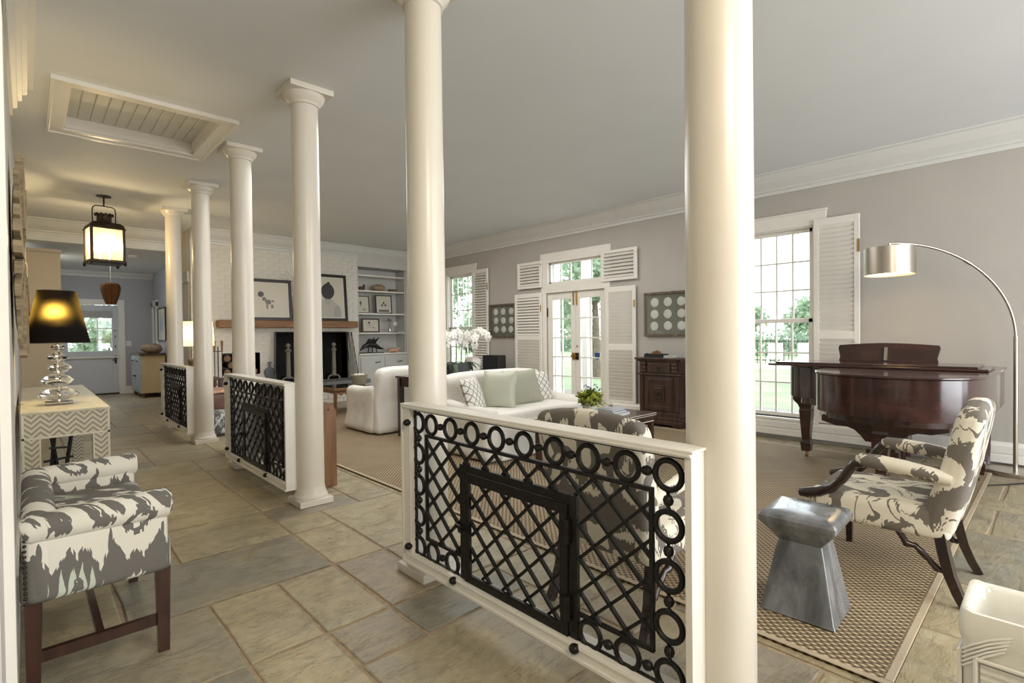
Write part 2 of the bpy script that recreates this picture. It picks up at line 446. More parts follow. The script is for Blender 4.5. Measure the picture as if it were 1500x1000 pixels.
BARK = plain('tree_bark', (0.16, 0.12, 0.09), 0.9, var=0.3)
PETAL = plain('white_petal', (0.82, 0.80, 0.74), 0.5, var=0.03)
PAPER = plain('mat_board', (0.66, 0.63, 0.55), 0.7, var=0.02)
BULB = glow('warm_bulb', (1.0, 0.78, 0.45), 30.0)


# ------------------------------------------------------------------ mesh helpers
class MB:
    def __init__(s): s.v = []; s.f = []

    def add(s, vs, fs):
        o = len(s.v); s.v += [tuple(p) for p in vs]; s.f += [tuple(i + o for i in f) for f in fs]; return s

    def box(s, x0, y0, z0, x1, y1, z1):
        v = [(x, y, z) for x in (x0, x1) for y in (y0, y1) for z in (z0, z1)]
        return s.add(v, [(0, 1, 3, 2), (4, 6, 7, 5), (0, 4, 5, 1), (2, 3, 7, 6), (0, 2, 6, 4), (1, 5, 7, 3)])

    def obox(s, c, size, R=None):
        R = R or Matrix.Identity(3); c = Vector(c); h = Vector(size) / 2
        v = [c + R @ Vector((a * h.x, b * h.y, d * h.z)) for a in (-1, 1) for b in (-1, 1) for d in (-1, 1)]
        return s.add(v, [(0, 1, 3, 2), (4, 6, 7, 5), (0, 4, 5, 1), (2, 3, 7, 6), (0, 2, 6, 4), (1, 5, 7, 3)])

    def bar(s, a, b, wd, up=(0, 0, 1)):
        a, b = Vector(a), Vector(b); d = (b - a); L = d.length; d.normalize()
        u = Vector(up); x = d.cross(u)
        if x.length < 1e-4: x = d.cross(Vector((1, 0, 0)))
        x.normalize(); y = x.cross(d)
        R = Matrix((x, d, y)).transposed()
        wd = wd if isinstance(wd, tuple) else (wd, wd)
        return s.obox((a + b) / 2, (wd[0], L, wd[1]), R)

    def tube(s, pts, r, n=8, closed=False, flat=None):
        pts = [Vector(p) for p in pts]; N = len(pts)
        rs = r if isinstance(r, (list, tuple)) else [r] * N
        prev = None; vs = []
        for i, p in enumerate(pts):
            if closed: t = pts[(i + 1) % N] - pts[i - 1]
            else: t = pts[min(i + 1, N - 1)] - pts[max(i - 1, 0)]
            t.normalize()
            if prev is None:
                u = t.cross(Vector((0, 0, 1)))
                if u.length < 1e-3: u = t.cross(Vector((1, 0, 0)))
            else: u = prev - t * prev.dot(t)
            u.normalize(); prev = u; b = t.cross(u)
            fl = flat or 1.0
            for k in range(n):
                a = 2 * PI * (k + 0.5) / n
                vs.append(p + (u * math.cos(a) * fl + b * math.sin(a)) * rs[i])
        fs = []
        for i in range(N if closed else N - 1):
            j = (i + 1) % N
            for k in range(n):
                k2 = (k + 1) % n; fs.append((i * n + k, i * n + k2, j * n + k2, j * n + k))
        if not closed: fs += [tuple(range(n - 1, -1, -1)), tuple((N - 1) * n + k for k in range(n))]
        return s.add(vs, fs)

    def lathe(s, prof, n=24, c=(0, 0, 0), cap=True):
        vs = []; fs = []; m_ = len(prof); c = Vector(c)
        for r, z in prof:
            for k in range(n):
                a = 2 * PI * k / n; vs.append(c + Vector((r * math.cos(a), r * math.sin(a), z)))
        for i in range(m_ - 1):
            for k in range(n):
                k2 = (k + 1) % n; fs.append((i * n + k, i * n + k2, (i + 1) * n + k2, (i + 1) * n + k))
        if cap and prof[0][0] > 1e-5: fs.append(tuple(range(n - 1, -1, -1)))
        if cap and prof[-1][0] > 1e-5: fs.append(tuple((m_ - 1) * n + k for k in range(n)))
        return s.add(vs, fs)

    def prism(s, poly, lo, hi, axis='z'):
        n = len(poly)
        def P(a, b, h): return {'x': (h, a, b), 'y': (a, h, b), 'z': (a, b, h)}[axis]
        vs = [P(a, b, lo) for a, b in poly] + [P(a, b, hi) for a, b in poly]
        fs = [(i, (i + 1) % n, n + (i + 1) % n, n + i) for i in range(n)] + [tuple(range(n - 1, -1, -1)), tuple(range(n, 2 * n))]
        return s.add(vs, fs)

    def torus(s, c, R, r, axis='x', n=24, k=8, sq=1.0):
        c = Vector(c); pts = []
        for i in range(n):
            a = 2 * PI * i / n; ca, sa = R * math.cos(a), R * math.sin(a)
            pts.append(c + Vector({'x': (0, ca, sa), 'y': (ca, 0, sa), 'z': (ca, sa, 0)}[axis]))
        return s.tube(pts, r, k, True)

    def sphere(s, c, r, n=12, mrows=8, R=None):
        c = Vector(c); r = r if isinstance(r, tuple) else (r, r, r); vs = []; fs = []
        for i in range(mrows + 1):
            th = PI * i / mrows
            for k in range(n):
                a = 2 * PI * k / n
                p = Vector((r[0] * math.sin(th) * math.cos(a), r[1] * math.sin(th) * math.sin(a), r[2] * math.cos(th)))
                vs.append(c + (R @ p if R else p))
        for i in range(mrows):
            for k in range(n):
                k2 = (k + 1) % n; fs.append((i * n + k, (i + 1) * n + k, (i + 1) * n + k2, i * n + k2))
        return s.add(vs, fs)

    def rbox(s, c, size, r, R=None, fn=None, mid=4):
        h = [x / 2 for x in size]; c = Vector(c); ticks = []
        for a in h:
            rr = min(r, a * 0.98); L = [-a, -a + rr * 0.25, -a + rr * 0.6, -a + rr]
            L += [(-a + rr) + (2 * a - 2 * rr) * i / mid for i in range(1, mid)]
            L += [a - rr, a - rr * 0.6, a - rr * 0.25, a]; ticks.append(L)
        idx = {}; vs = []; fs = []
        def vert(p):
            key = tuple(round(q, 5) for q in p)
            if key in idx: return idx[key]
            q = Vector(p); inner = Vector([max(-(h[i] - min(r, h[i] * .98)), min(h[i] - min(r, h[i] * .98), q[i])) for i in range(3)])
            d = q - inner
            if d.length > 1e-7: q = inner + d.normalized() * min(r, min(h) * .98 if min(h) < r else r)
            if fn: q = Vector(fn(q))
            if R: q = R @ q
            idx[key] = len(vs); vs.append(c + q); return idx[key]
        for ax in range(3):
            b, d = (ax + 1) % 3, (ax + 2) % 3
            for sg in (-1, 1):
                for i in range(len(ticks[b]) - 1):
                    for j in range(len(ticks[d]) - 1):
                        q = []
                        for (ii, jj) in ((i, j), (i + 1, j), (i + 1, j + 1), (i, j + 1)):
                            p = [0, 0, 0]; p[ax] = sg * h[ax]; p[b] = ticks[b][ii]; p[d] = ticks[d][jj]; q.append(vert(p))
                        if sg < 0: q.reverse()
                        if len(set(q)) >= 3: fs.append(tuple(q))
        return s.add(vs, fs)

    def pillow(s, wd, ht, th, n=12):
        """pillow standing in the x-z plane, bottom at z=0, centred in x and y"""
        vs = []; fs = []
        for sg in (1, -1):
            for j in range(n + 1):
                for i in range(n + 1):
                    u = -1 + 2 * i / n; v = -1 + 2 * j / n
                    bulge = ((1 - abs(u) ** 2.6) * (1 - abs(v) ** 2.6)) ** 0.55
                    pin = 1 - 0.07 * (1 - (abs(v)) ** 2) * abs(u) ** 3; pin2 = 1 - 0.07 * (1 - abs(u) ** 2) * abs(v) ** 3
                    vs.append((u * pin * wd / 2, -sg * th / 2 * bulge, ht / 2 + v * pin2 * ht / 2))
        N = (n + 1) ** 2
        for k in range(2):
            for j in range(n):
                for i in range(n):
                    a = k * N + j * (n + 1) + i; q = (a, a + 1, a + n + 2, a + n + 1)
                    fs.append(q if k == 0 else q[::-1])
        return s.add(vs, fs)


def finish(me, smooth, weld=False):
    if smooth is not None:
        for p in me.polygons: p.use_smooth = True
        try: me.set_sharp_from_angle(angle=math.radians(smooth))
        except Exception: pass


def mesh(name, mb, mtl, smooth=None, weld=False):
    me = bpy.data.meshes.new(name); me.from_pydata(mb.v, [], mb.f)
    if weld:
        bm = bmesh.new(); bm.from_mesh(me); bmesh.ops.remove_doubles(bm, verts=bm.verts, dist=1e-4)
        bmesh.ops.recalc_face_normals(bm, faces=bm.faces); bm.to_mesh(me); bm.free()
    me.update(); me.materials.append(mtl); finish(me, smooth)
    return me


def obj(name, mb, mtl, parent=None, smooth=None, loc=None, rot=None, bevel=0.0, label=None, weld=False):
    me = mb if isinstance(mb, bpy.types.Mesh) else mesh(name, mb, mtl, smooth, weld)
    o = bpy.data.objects.new(name, me); C.objects.link(o)
    if parent: o.parent = parent
    if loc: o.location = loc
    if rot: o.rotation_euler = rot
    if bevel:
        b = o.modifiers.new('bevel', 'BEVEL'); b.width = bevel; b.segments = 2; b.limit_method = 'ANGLE'
    if label: o['label'] = label
    return o


def thing(name, label, cat, loc=(0, 0, 0), rz=0.0, group=None):
    o = bpy.data.objects.new(name, None); C.objects.link(o); o.empty_display_size = 0.1
    o.location = loc; o.rotation_euler = (0, 0, rz); o['label'] = label; o['category'] = cat
    if group: o['group'] = group
    return o


def tag(o, label, cat, group=None):
    o['label'] = label; o['category'] = cat
    if group: o['group'] = group
    return o


def struct(o, label=None):
    o['kind'] = 'structure'
    if label: o['label'] = label
    return o


def dup(root, loc, rz, label, group=None):
    r = root.copy(); C.objects.link(r); r.location = loc; r.rotation_euler = (0, 0, rz); r['label'] = label
    if group: r['group'] = group
    for ch in list(root.children):
        c = ch.copy(); C.objects.link(c); c.parent = r
        for g in list(ch.children):
            d = g.copy(); C.objects.link(d); d.parent = c
    return r


def rot(ax, a): return Matrix.Rotation(a, 3, ax)


# ================================================================== SETTING
XL, XR, H = -0.055, 6.45, 3.09
YB = 9.95          # brick wall face
YE = 14.8          # end wall of the back hall

# ---- floor with its flagstones on a 305 mm grid
floor = struct(obj('floor', MB().box(-1.6, -4.1, -0.12, 6.6, YE + 0.2, -0.006), MORTAR))
G = 0.305; OX, OY = -0.006, -0.01
occ = {}
tiles = []
def put(i, j, a, b):
    for p in range(i, i + a):
        for q in range(j, j + b):
            if (p, q) in occ: return False
    for p in range(i, i + a):
        for q in range(j, j + b): occ[(p, q)] = 1
    tiles.append((i, j, a, b)); return True
def hid(x, y):      # under the rug
    return 2.5 < x < 5.9 and 0.75 < y < 8.3
for i, j, a, b in ((2, 7, 1, 2), (3, 7, 1, 2), (3, 6, 1, 1), (1, 9, 3, 2), (2, 11, 2, 2), (4, 9, 1, 2), (4, 11, 1, 1), (2, 13, 2, 2),
                   (0, 7, 2, 2), (4, 7, 1, 2), (4, 6, 2, 1), (2, 5, 1, 2), (3, 4, 2, 2), (0, 11, 2, 1), (4, 13, 2, 2), (5, 9, 2, 3),
                   (5, 7, 2, 2), (0, 5, 2, 2), (1, 15, 3, 2), (4, 15, 2, 3), (0, 9, 1, 2)): put(i, j, a, b)
sizes = [(2, 2), (3, 2), (2, 3), (2, 1), (1, 2), (2, 2), (3, 2), (1, 1), (2, 2), (2, 1)]
for j in range(-4, 49):
    for i in range(-1, 22):
        x, y = OX + i * G, OY + j * G
        if (i, j) in occ or hid(x, y): continue
        if y > 10 and x > 2.4: continue
        for _ in range(6):
            a, b = random.choice(sizes)
            if y > 7: a, b = random.choice([(3, 2), (2, 2), (2, 3), (3, 3)])
            if all((p, q) not in occ for p in range(i, i + a) for q in range(j, j + b)): break
        else: a = b = 1
        put(i, j, a, b)
def flag_mesh(cx, cy, sx, sy):
    j = lambda: random.uniform(-0.006, 0.006)
    g = 0.006 + random.uniform(0, 0.005)
    P = [(-sx / 2 + g + j(), -sy / 2 + g + j()), (j() * 2, -sy / 2 + g + j()), (sx / 2 - g + j(), -sy / 2 + g + j()), (sx / 2 - g + j(), j() * 2),
         (sx / 2 - g + j(), sy / 2 - g + j()), (j() * 2, sy / 2 - g + j()), (-sx / 2 + g + j(), sy / 2 - g + j()), (-sx / 2 + g + j(), j() * 2)]
    top = random.uniform(-0.0015, 0.0015)
    mb = MB(); n = 8
    vs = [(x, y, -0.02) for x, y in P] + [(x, y, top - 0.003) for x, y in P] + [(x * (1 - .006 / max(abs(x), .05)), y * (1 - .006 / max(abs(y), .05)), top) for x, y in P]
    fs = []
    for r_ in range(2):
        fs += [(r_ * n + k, r_ * n + (k + 1) % n, (r_ + 1) * n + (k + 1) % n, (r_ + 1) * n + k) for k in range(n)]
    fs.append(tuple(2 * n + k for k in range(n)))
    return mb.add(vs, fs)
tiles.sort(key=lambda t: (OX + (t[0] + t[2] / 2) * G) ** 2 + (OY + (t[1] + t[3] / 2) * G) ** 2 + (50 if OY + t[1] * G < -0.1 else 0))
far = MB()
for k, (i, j, a, b) in enumerate(tiles):
    cx, cy = OX + (i + a / 2) * G, OY + (j + b / 2) * G
    fm = flag_mesh(cx, cy, a * G, b * G)
    if k < 295: obj('flagstone', fm, FLAG, floor, loc=(cx, cy, 0))
    else: far.add([(x + cx, y + cy, z) for x, y, z in fm.v], fm.f)
if far.v:
    o = obj('flagstone_paving', far, FLAG, floor); o['kind'] = 'stuff'

# ---- ceiling with the hatch hole
hx0, hx1, hy0, hy1 = 0.27, 1.24, 4.90, 5.92
cb = MB().box(-1.6, -4.1, H, hx0, 10.8, H + 0.12).box(hx1, -4.1, H, 6.6, 10.8, H + 0.12)
cb.box(hx0, -4.1, H, hx1, hy0, H + 0.12).box(hx0, hy1, H, hx1, 10.8, H + 0.12)
cb.box(XL - .1, 10.67, 2.77, 2.4, YE + 0.2, 3.25)
struct(obj('ceiling', cb, CEIL))

struct(obj('roof', MB().box(-1.8, -4.3, 3.25, 6.6, YE + .3, 3.3), CEIL))

# ---- right wall with window and french door openings
def wall_with_holes(x0, x1, ya, yb, z1, holes):
    mb = MB(); ys = sorted(set([ya, yb] + [h[0] for h in holes] + [h[1] for h in holes]))
    for a, b in zip(ys, ys[1:]):
        zs = sorted([(h[2], h[3]) for h in holes if h[0] <= a and h[1] >= b]); z = -0.02
        for lo, hi in zs:
            if lo > z + 1e-4: mb.box(x0, a, z, x1, b, lo)
            z = hi
        mb.box(x0, a, z, x1, b, z1)
    return mb
W1 = (1.90, 2.74, 0.25, 2.44); W2 = (7.97, 8.80, 0.25, 2.49); DR = (4.77, 5.99, 0.0, 1.945); TRN = (4.81, 5.93, 2.10, 2.45)
struct(obj('wall_right', wall_with_holes(XR, XR + 0.14, -4.1, 10.6, H, [W1, W2, DR, TRN]), WALLR))
struct(obj('wall_left', MB().box(XL - 0.12, 1.75, -0.02, XL, 11.0, H), WALLL))
struct(obj('wall_hall_left', MB().box(XL - 0.12, 11.0, -0.02, 0.43, YE, 2.68), BEIGE))
struct(obj('trim_8', MB().prism([(0, 2.63), (0.0, 2.69), (-0.03, 2.69), (-0.02, 2.65)], XL, 0.445, 'x'), BEIGE, loc=(0, 11.0, 0)))
struct(obj('wall_hall_right', MB().box(2.22, 10.1, -0.02, 2.40, YE, 3.25), HALLW))
struct(obj('wall_hall_return', MB().box(2.02, YB + .31, -0.02, 2.40, 10.67, 3.25), BEIGE))
struct(obj('wall_hall_end', MB().box(XL - .1, YE, -0.02, 0.585, YE + .12, 2.8).box(1.555, YE, -0.02, 2.4, YE + .12, 2.8).box(0.585, YE, 2.03, 1.555, YE + .12, 2.8), HALLW))
struct(obj('wall_rear', MB().box(-1.6, -4.2, -0.02, 6.6, -4.1, H), WALLR))
struct(obj('wall_left_rear', MB().box(-1.7, -4.1, -0.02, -1.6, 1.75, H).box(-1.7, 1.75, -0.02, XL - .12, 1.85, H), WALLL))

# ---- crown mouldings and base trims
prof = [(0.0, 2.86), (0.0, 3.09), (0.19, 3.09), (0.19, 3.072), (0.165, 3.066), (0.15, 3.04), (0.11, 2.985), (0.065, 2.945), (0.04, 2.925), (0.04, 2.905), (0.018, 2.895), (0.015, 2.86)]
CROWN = plain('crown_paint', (0.68, 0.68, 0.66), 0.4, var=0.015)
def crown_y(x, sgn, ya, yb, n): struct(obj('trim_%d' % n, MB().prism([(x - sgn * a, z) for a, z in prof], ya, yb, 'y'), CROWN))
def crown_x(y, xa, xb, n, dz=0.0, k=1.0): struct(obj('trim_%d' % n, MB().prism([(y - a * k, 3.09 + dz - (3.09 - z) * k) for a, z in prof], xa, xb, 'x'), CROWN))
crown_y(XR, 1, -4.1, 10.3, 1)
crown_x(YB, 2.02, 5.02, 2)
crown_x(10.0, 5.02, XR, 3)
crown_x(10.67, XL, 2.02, 4)
crown_x(YE, 0.43, 2.22, 5, dz=-0.32, k=0.5)
# left wall: crown that stops short
lp = [(0.0, 2.86), (0.0, 3.09), (0.15, 3.09), (0.15, 3.075), (0.115, 3.07), (0.112, 3.03), (0.08, 3.02), (0.078, 2.98), (0.05, 2.97), (0.048, 2.92), (0.02, 2.91), (0.018, 2.86)]
struct(obj('trim_6', MB().prism([(XL + a * 0.85, z) for a, z in lp], 1.85, 5.15, 'y'), WHITE))
# hydronic baseboard along the window wall
bp_ = [(XR, 0.05), (XR, 0.215), (XR - 0.02, 0.235), (XR - 0.055, 0.225), (XR - 0.07, 0.20), (XR - 0.07, 0.135), (XR - 0.058, 0.128), (XR - 0.07, 0.120), (XR - 0.07, 0.05)]
hb = MB()
for a, b in ((-3.8, 4.6), (6.15, 9.9)): hb.prism(bp_, a, b, 'y')
struct(obj('baseboard_right', hb, WHITE, bevel=0.004))
struct(obj('baseboard_left', MB().box(XL, 1.9, 0, XL + 0.018, 11.0, 0.16), WHITE))
struct(obj('baseboard_hall_end', MB().box(1.67, YE - 0.02, 0, 2.22, YE, 0.17), WHITE))
struct(obj('trim_7', MB().box(XL, 2.02, 0, XL + 0.022, 2.14, 2.3).box(XL, 1.8, 2.2, XL + 0.022, 2.14, 2.34), WHITE))

# ---- windows
def window(n, y0, y1, z0, z1, cols, sashes, header_y):
    rt = struct(bpy.data.objects.new('window_%d' % n, None)); C.objects.link(rt); rt.location = (XR, (y0 + y1) / 2, z0)
    oy, oz = (y0 + y1) / 2, z0; a0, a1, H_ = y0 - oy, y1 - oy, z1 - z0
    cs = MB().box(-0.022, a0 - 0.10, 0.0, 0.0, a0, H_).box(-0.022, a1, 0, 0, a1 + 0.10, H_).box(-0.026, a0 - header_y, H_, 0, a1 + header_y, H_ + 0.15).box(-0.034, a0 - header_y - .01, H_ + .15, 0, a1 + header_y + .01, H_ + 0.17)
    obj('casing', cs, WHITE, rt, bevel=0.003)
    obj('sill', MB().box(-0.07, a0 - 0.06, -0.03, 0.10, a1 + 0.06, 0.0), WHITE, rt, bevel=0.004)
    jb = MB().box(0, a0, 0, 0.14, a0 + 0.012, H_).box(0, a1 - 0.012, 0, 0.14, a1, H_).box(0, a0, H_ - 0.012, 0.14, a1, H_)
    obj('jamb', jb, WHITE, rt)
    b0, b1 = a0 + 0.02, a1 - 0.02
    for si, (sx, lo, hi, rows) in enumerate(sashes):
        lo -= oz; hi -= oz; fw = 0.045
        f = MB().box(sx, b0, lo, sx + .035, b0 + fw, hi).box(sx, b1 - fw, lo, sx + .035, b1, hi).box(sx, b0, lo, sx + .035, b1, lo + fw).box(sx, b0, hi - fw, sx + .035, b1, hi)
        sash = obj('sash', f, WHITE, rt, bevel=0.003)
        p0, p1, q0, q1 = b0 + fw, b1 - fw, lo + fw, hi - fw
        pw, ph = (p1 - p0) / cols, (q1 - q0) / rows
        for c_ in range(1, cols): obj('muntin', MB().box(sx + .004, p0 + c_ * pw - .009, q0, sx + .031, p0 + c_ * pw + .009, q1), WHITE, sash)
        for r_ in range(1, rows): obj('muntin', MB().box(sx + .005, p0, q0 + r_ * ph - .009, sx + .030, p1, q0 + r_ * ph + .009), WHITE, sash)
        pm = mesh('pane', MB().box(-.002, -pw / 2, -ph / 2, .002, pw / 2, ph / 2), GLASS)
        for c_ in range(cols):
            for r_ in range(rows): obj('pane', pm, None, sash, loc=(sx + .017, p0 + (c_ + .5) * pw, q0 + (r_ + .5) * ph))
    return rt
window(1, *W1, 4, [(0.03, 0.26, 1.40, 3), (0.068, 1.36, 2.43, 3)], 0.13)
window(2, *W2, 4, [(0.03, 0.26, 1.42, 3), (0.068, 1.38, 2.48, 3)], 0.13)
# transom over the french doors
def transom():
    rt = struct(bpy.data.objects.new('window_3', None)); C.objects.link(rt); rt.location = (XR, 5.37, 2.10)
    a0, a1, hh = TRN[0] - 5.37, TRN[1] - 5.37, 0.35
    obj('casing', MB().box(-.022, a0 - .14, -.155, 0, a1 + .16, 0.0).box(-.022, a0 - .14, 0, 0, a0, hh).box(-.022, a1, 0, 0, a1 + .16, hh).box(-.026, a0 - .16, hh, 0, a1 + .17, hh + .16), WHITE, rt, bevel=0.003)
    fw = 0.03
    sash = obj('sash', MB().box(.03, a0, 0, .065, a0 + fw, hh).box(.03, a1 - fw, 0, .065, a1, hh).box(.03, a0, 0, .065, a1, fw).box(.03, a0, hh - fw, .065, a1, hh), WHITE, rt)
    pw = (a1 - a0 - 2 * fw) / 5
    pm = mesh('pane', MB().box(-.002, -pw / 2, -(hh / 2 - fw), .002, pw / 2, hh / 2 - fw), GLASS)
    for k in range(5):
        obj('pane', pm, None, sash, loc=(.047, a0 + fw + (k + .5) * pw, hh / 2))
        if k: obj('muntin', MB().box(.034, a0 + fw + k * pw - .009, fw, .061, a0 + fw + k * pw + .009, hh - fw), WHITE, sash)
transom()

# ---- french doors
def french():
    rt = struct(bpy.data.objects.new('door_1', None)); C.objects.link(rt); rt.location = (XR, 5.38, 0)
    obj('casing', MB().box(-.022, DR[0] - 5.38 - .10, 0, 0, DR[0] - 5.38, 1.95).box(-.022, DR[1] - 5.38, 0, 0, DR[1] - 5.38 + .10, 1.95), WHITE, rt, bevel=.003)
    obj('threshold', MB().box(-.03, DR[0] - 5.38, -.005, .14, DR[1] - 5.38, .03), OAK, rt)
    for sg in (1, -1):
        y0, y1 = (0.003, 0.605) if sg > 0 else (-0.605, -0.003)
        st = (0.095, 0.11) if sg > 0 else (0.11, 0.095)
        p0, p1 = y0 + st[0], y1 - st[1]; q0, q1 = 0.24, 1.83
        lf = obj('door_leaf', MB().box(.03, y0, .03, .075, p0, 1.94).box(.03, p1, .03, .075, y1, 1.94).box(.03, p0, .03, .075, p1, q0).box(.03, p0, q1, .075, p1, 1.94), WHITE, rt, bevel=.003)
        pw, ph = (p1 - p0) / 2, (q1 - q0) / 5
        obj('muntin', MB().box(.036, p0 + pw - .010, q0, .069, p0 + pw + .010, q1), WHITE, lf)
        for r_ in range(1, 5): obj('muntin', MB().box(.037, p0, q0 + r_ * ph - .010, .068, p1, q0 + r_ * ph + .010), WHITE, lf)
        pm = mesh('pane', MB().box(-.002, -pw / 2, -ph / 2, .002, pw / 2, ph / 2), GLASS)
        for c_ in range(2):
            for r_ in range(5): obj('pane', pm, None, lf, loc=(.052, p0 + (c_ + .5) * pw, q0 + (r_ + .5) * ph))
        e = .035 * sg
        obj('bolt', MB().box(.018, e - .012 - .0, 1.72, .03, e + .012, 1.95), BRASS, lf)
        obj('latch_plate', MB().box(.016, e - .03, .84, .03, e + .03, .95), BRASS if sg > 0 else BRONZE, lf)
        obj('knob', MB().tube([(.03, e, .90), (-.01, e, .90), (-.03, e, .90)], [.008, .010, .022], 10), BRASS, lf, 40)
        obj('hinge', MB().box(.015, (y1 - .01 if sg > 0 else y0 - .005), 1.55, .03, (y1 + .005 if sg > 0 else y0 + .01), 1.70).box(.015, (y1 - .01 if sg > 0 else y0 - .005), .35, .03, (y1 + .005 if sg > 0 else y0 + .01), .48), BRONZE, lf)
        obj('floor_bolt', MB().box(.018, e - .01, .03, .03, e + .01, .16), BRONZE, lf)
        if sg < 0: obj('lock_cylinder', MB().sphere((.026, e, 1.06), .018, 10, 6), BRASS, lf, 40)
        if sg < 0:
            sh = [(-.0, .06), (.05, .05), (.045, .0), (.035, -.035), (.0, -.06), (-.035, -.035), (-.045, .0), (-.05, .05)]
            obj('sticker', MB().prism([(a, b) for a, b in sh], -.002, .002, 'x'), plain('blue_sticker', (.03, .08, .25), .4), lf, loc=(.046, p0 + .075, .90), label='small blue shield sticker on the door glass')
french()

# ---- shutters on the window wall: frame + every slat
def shutter(label, y0, y1, z0, z1, x, rails, rz=0.0, closed=(), group='louvred shutters on the window wall', hinge=None):
    wd = y1 - y0
    t = thing('window_shutter', label, 'shutter', (x, y0 if hinge is None else hinge, z0), rz, group)
    off = 0.0 if hinge is None else y0 - hinge
    stl = 0.05 if wd > 0.3 else 0.045; zz = [0] + [r - z0 for r in rails] + [z1 - z0]
    f = MB().box(-.03, off, 0, 0, off + stl, zz[-1]).box(-.03, off + wd - stl, 0, 0, off + wd, zz[-1])
    rl = 0.075 if z1 - z0 > 1 else 0.045
    segs = []
    f.box(-.029, off + stl, 0, -.001, off + wd - stl, rl).box(-.029, off + stl, zz[-1] - rl, -.001, off + wd - stl, zz[-1])
    lo = rl
    for r_ in zz[1:-1]:
        f.box(-.029, off + stl, r_ - rl / 2, -.001, off + wd - stl, r_ + rl / 2); segs.append((lo, r_ - rl / 2)); lo = r_ + rl / 2
    segs.append((lo, zz[-1] - rl))
    obj('frame', f, WHITE, t, bevel=.003)
    for k, (a, b) in enumerate(segs):
        ang = 0.48 if k in closed else 0.75
        n = max(2, round((b - a) / 0.05)); st = (b - a) / n
        sm = mesh('slat', MB().obox((0, 0, 0), (.007, wd - 2 * stl, st * 1.18), rot('Y', ang if ang > .5 else -ang)), WHITE)
        for i in range(n): obj('slat', sm, None, t, loc=(-.015, off + wd / 2, a + (i + .5) * st))
    obj('hinge', MB().box(-.036, off + (wd - .02 if off < 0 else -.004), zz[-1] * .82, -.03, off + wd + .004 if off < 0 else off + .02, zz[-1] * .88), BRASS, t)
    return t
XS = XR - 0.03
shutter('tall louvred shutter right of the near window, behind the piano', 1.45, 1.885, 0.24, 2.49, XS, [1.21], closed=(0, 1))
shutter('tall louvred shutter between the near window and the dark carved cabinet', 2.86, 3.29, 0.24, 2.49, XS, [1.21], closed=(0, 1))
shutter('tall louvred shutter right of the french doors, beside the dark cabinet', 4.20, 4.72, 0.18, 1.95, XS, [1.05], closed=(0, 1))
shutter('tall louvred shutter left of the french doors, behind the sage pillow', 6.06, 6.71, 0.18, 1.965, XS, [1.20], closed=(0,))
shutter('small louvred shutter right of the transom window', 4.17, 4.80, 2.04, 2.50, XS, [])
shutter('small louvred shutter left of the transom window', 6.05, 6.635, 2.05, 2.505, XS, [])
shutter('tall louvred shutter right of the far window, behind the orchid', 7.45, 7.90, 0.24, 2.52, XS, [1.2])
shutter('louvred shutter edge-on at the left of the far window', 8.86, 9.28, 0.24, 2.52, XS, [1.2])

# ---- brick fireplace wall
FX0, FX1, FZ0, FZ1 = 3.37, 4.78, 0.41, 1.34
LX0, LX1, LZ0, LZ1 = 2.47, 3.09, 0.58, 1.01
wb = MB()
def bw(x0, x1, z0, z1): wb.box(x0, YB + 0.0, z0, x1, YB + 0.30, z1)
bw(2.02, LX0, 0, H); bw(LX0, LX1, 0, LZ0); bw(LX0, LX1, LZ1, H); bw(LX1, FX0, 0, H); bw(FX0, FX1, 0, FZ0); bw(FX0, FX1, FZ1, H); bw(FX1, 5.0, 0, H)
wall_far = struct(obj('wall_far', wb, MORTW))
struct(obj('wall_bookcase', MB().box(5.0, 10.38, 0, 6.6, 10.5, H).box(5.0, YB, 2.70, XR, 10.38, H).box(6.155, YB, 0, XR, 10.38, 2.70), plain('bookcase_wall_paint', (0.58, 0.56, 0.52), .5, var=.02)))
bs = [mesh('brick', MB().obox((0, 0.006, 0), (0.195, 0.03, 0.064)), BRICKW), mesh('brick', MB().obox((0, 0.006, 0), (0.095, 0.03, 0.064)), BRICKW)]
cand = []
rows = int(2.86 / 0.0752)
for r_ in range(rows):
    z = 0.0376 + r_ * 0.0752; x = 2.02 + (0.0 if r_ % 2 else -0.1025)
    while x < 5.0:
        x0, x1 = max(x, 2.02), min(x + 0.195, 5.0)
        if x1 - x0 > 0.05:
            for (a, b, c_, d) in ((FX0, FX1, FZ0, FZ1), (LX0, LX1, LZ0, LZ1)):
                if c_ < z < d:
                    if x0 < a < x1: x1 = a if a - x0 > b - x0 else min(x1, a)
                    if x0 < b < x1: x0 = b
                    if x0 >= a and x1 <= b: x1 = x0
            if x1 - x0 > 0.04: cand.append((x0, x1, z))
        x += 0.205
def seen(c_):
    x = (c_[0] + c_[1]) / 2; z = c_[2]
    band = (2.18 < x < 2.66) or (2.98 < x < 3.65) or (4.1 < x < 5.0)
    return (0 if band else 1) + (1 if z < .5 else 0)
cand.sort(key=seen)
rest = MB()
for k, (x0, x1, z) in enumerate(cand):
    L = x1 - x0; dy = random.uniform(-.003, .003)
    if k < 296:
        me = bs[0]
        o = obj('brick', me, None, wall_far, loc=((x0 + x1) / 2, YB + dy + .004, z)); o.scale = (L / 0.195, 1, 1)
    else: rest.box(x0, YB - .005 + dy, z - .032, x1, YB + .02, z + .032)
o = obj('brickwork', rest, BRICKW, wall_far); o['kind'] = 'stuff'
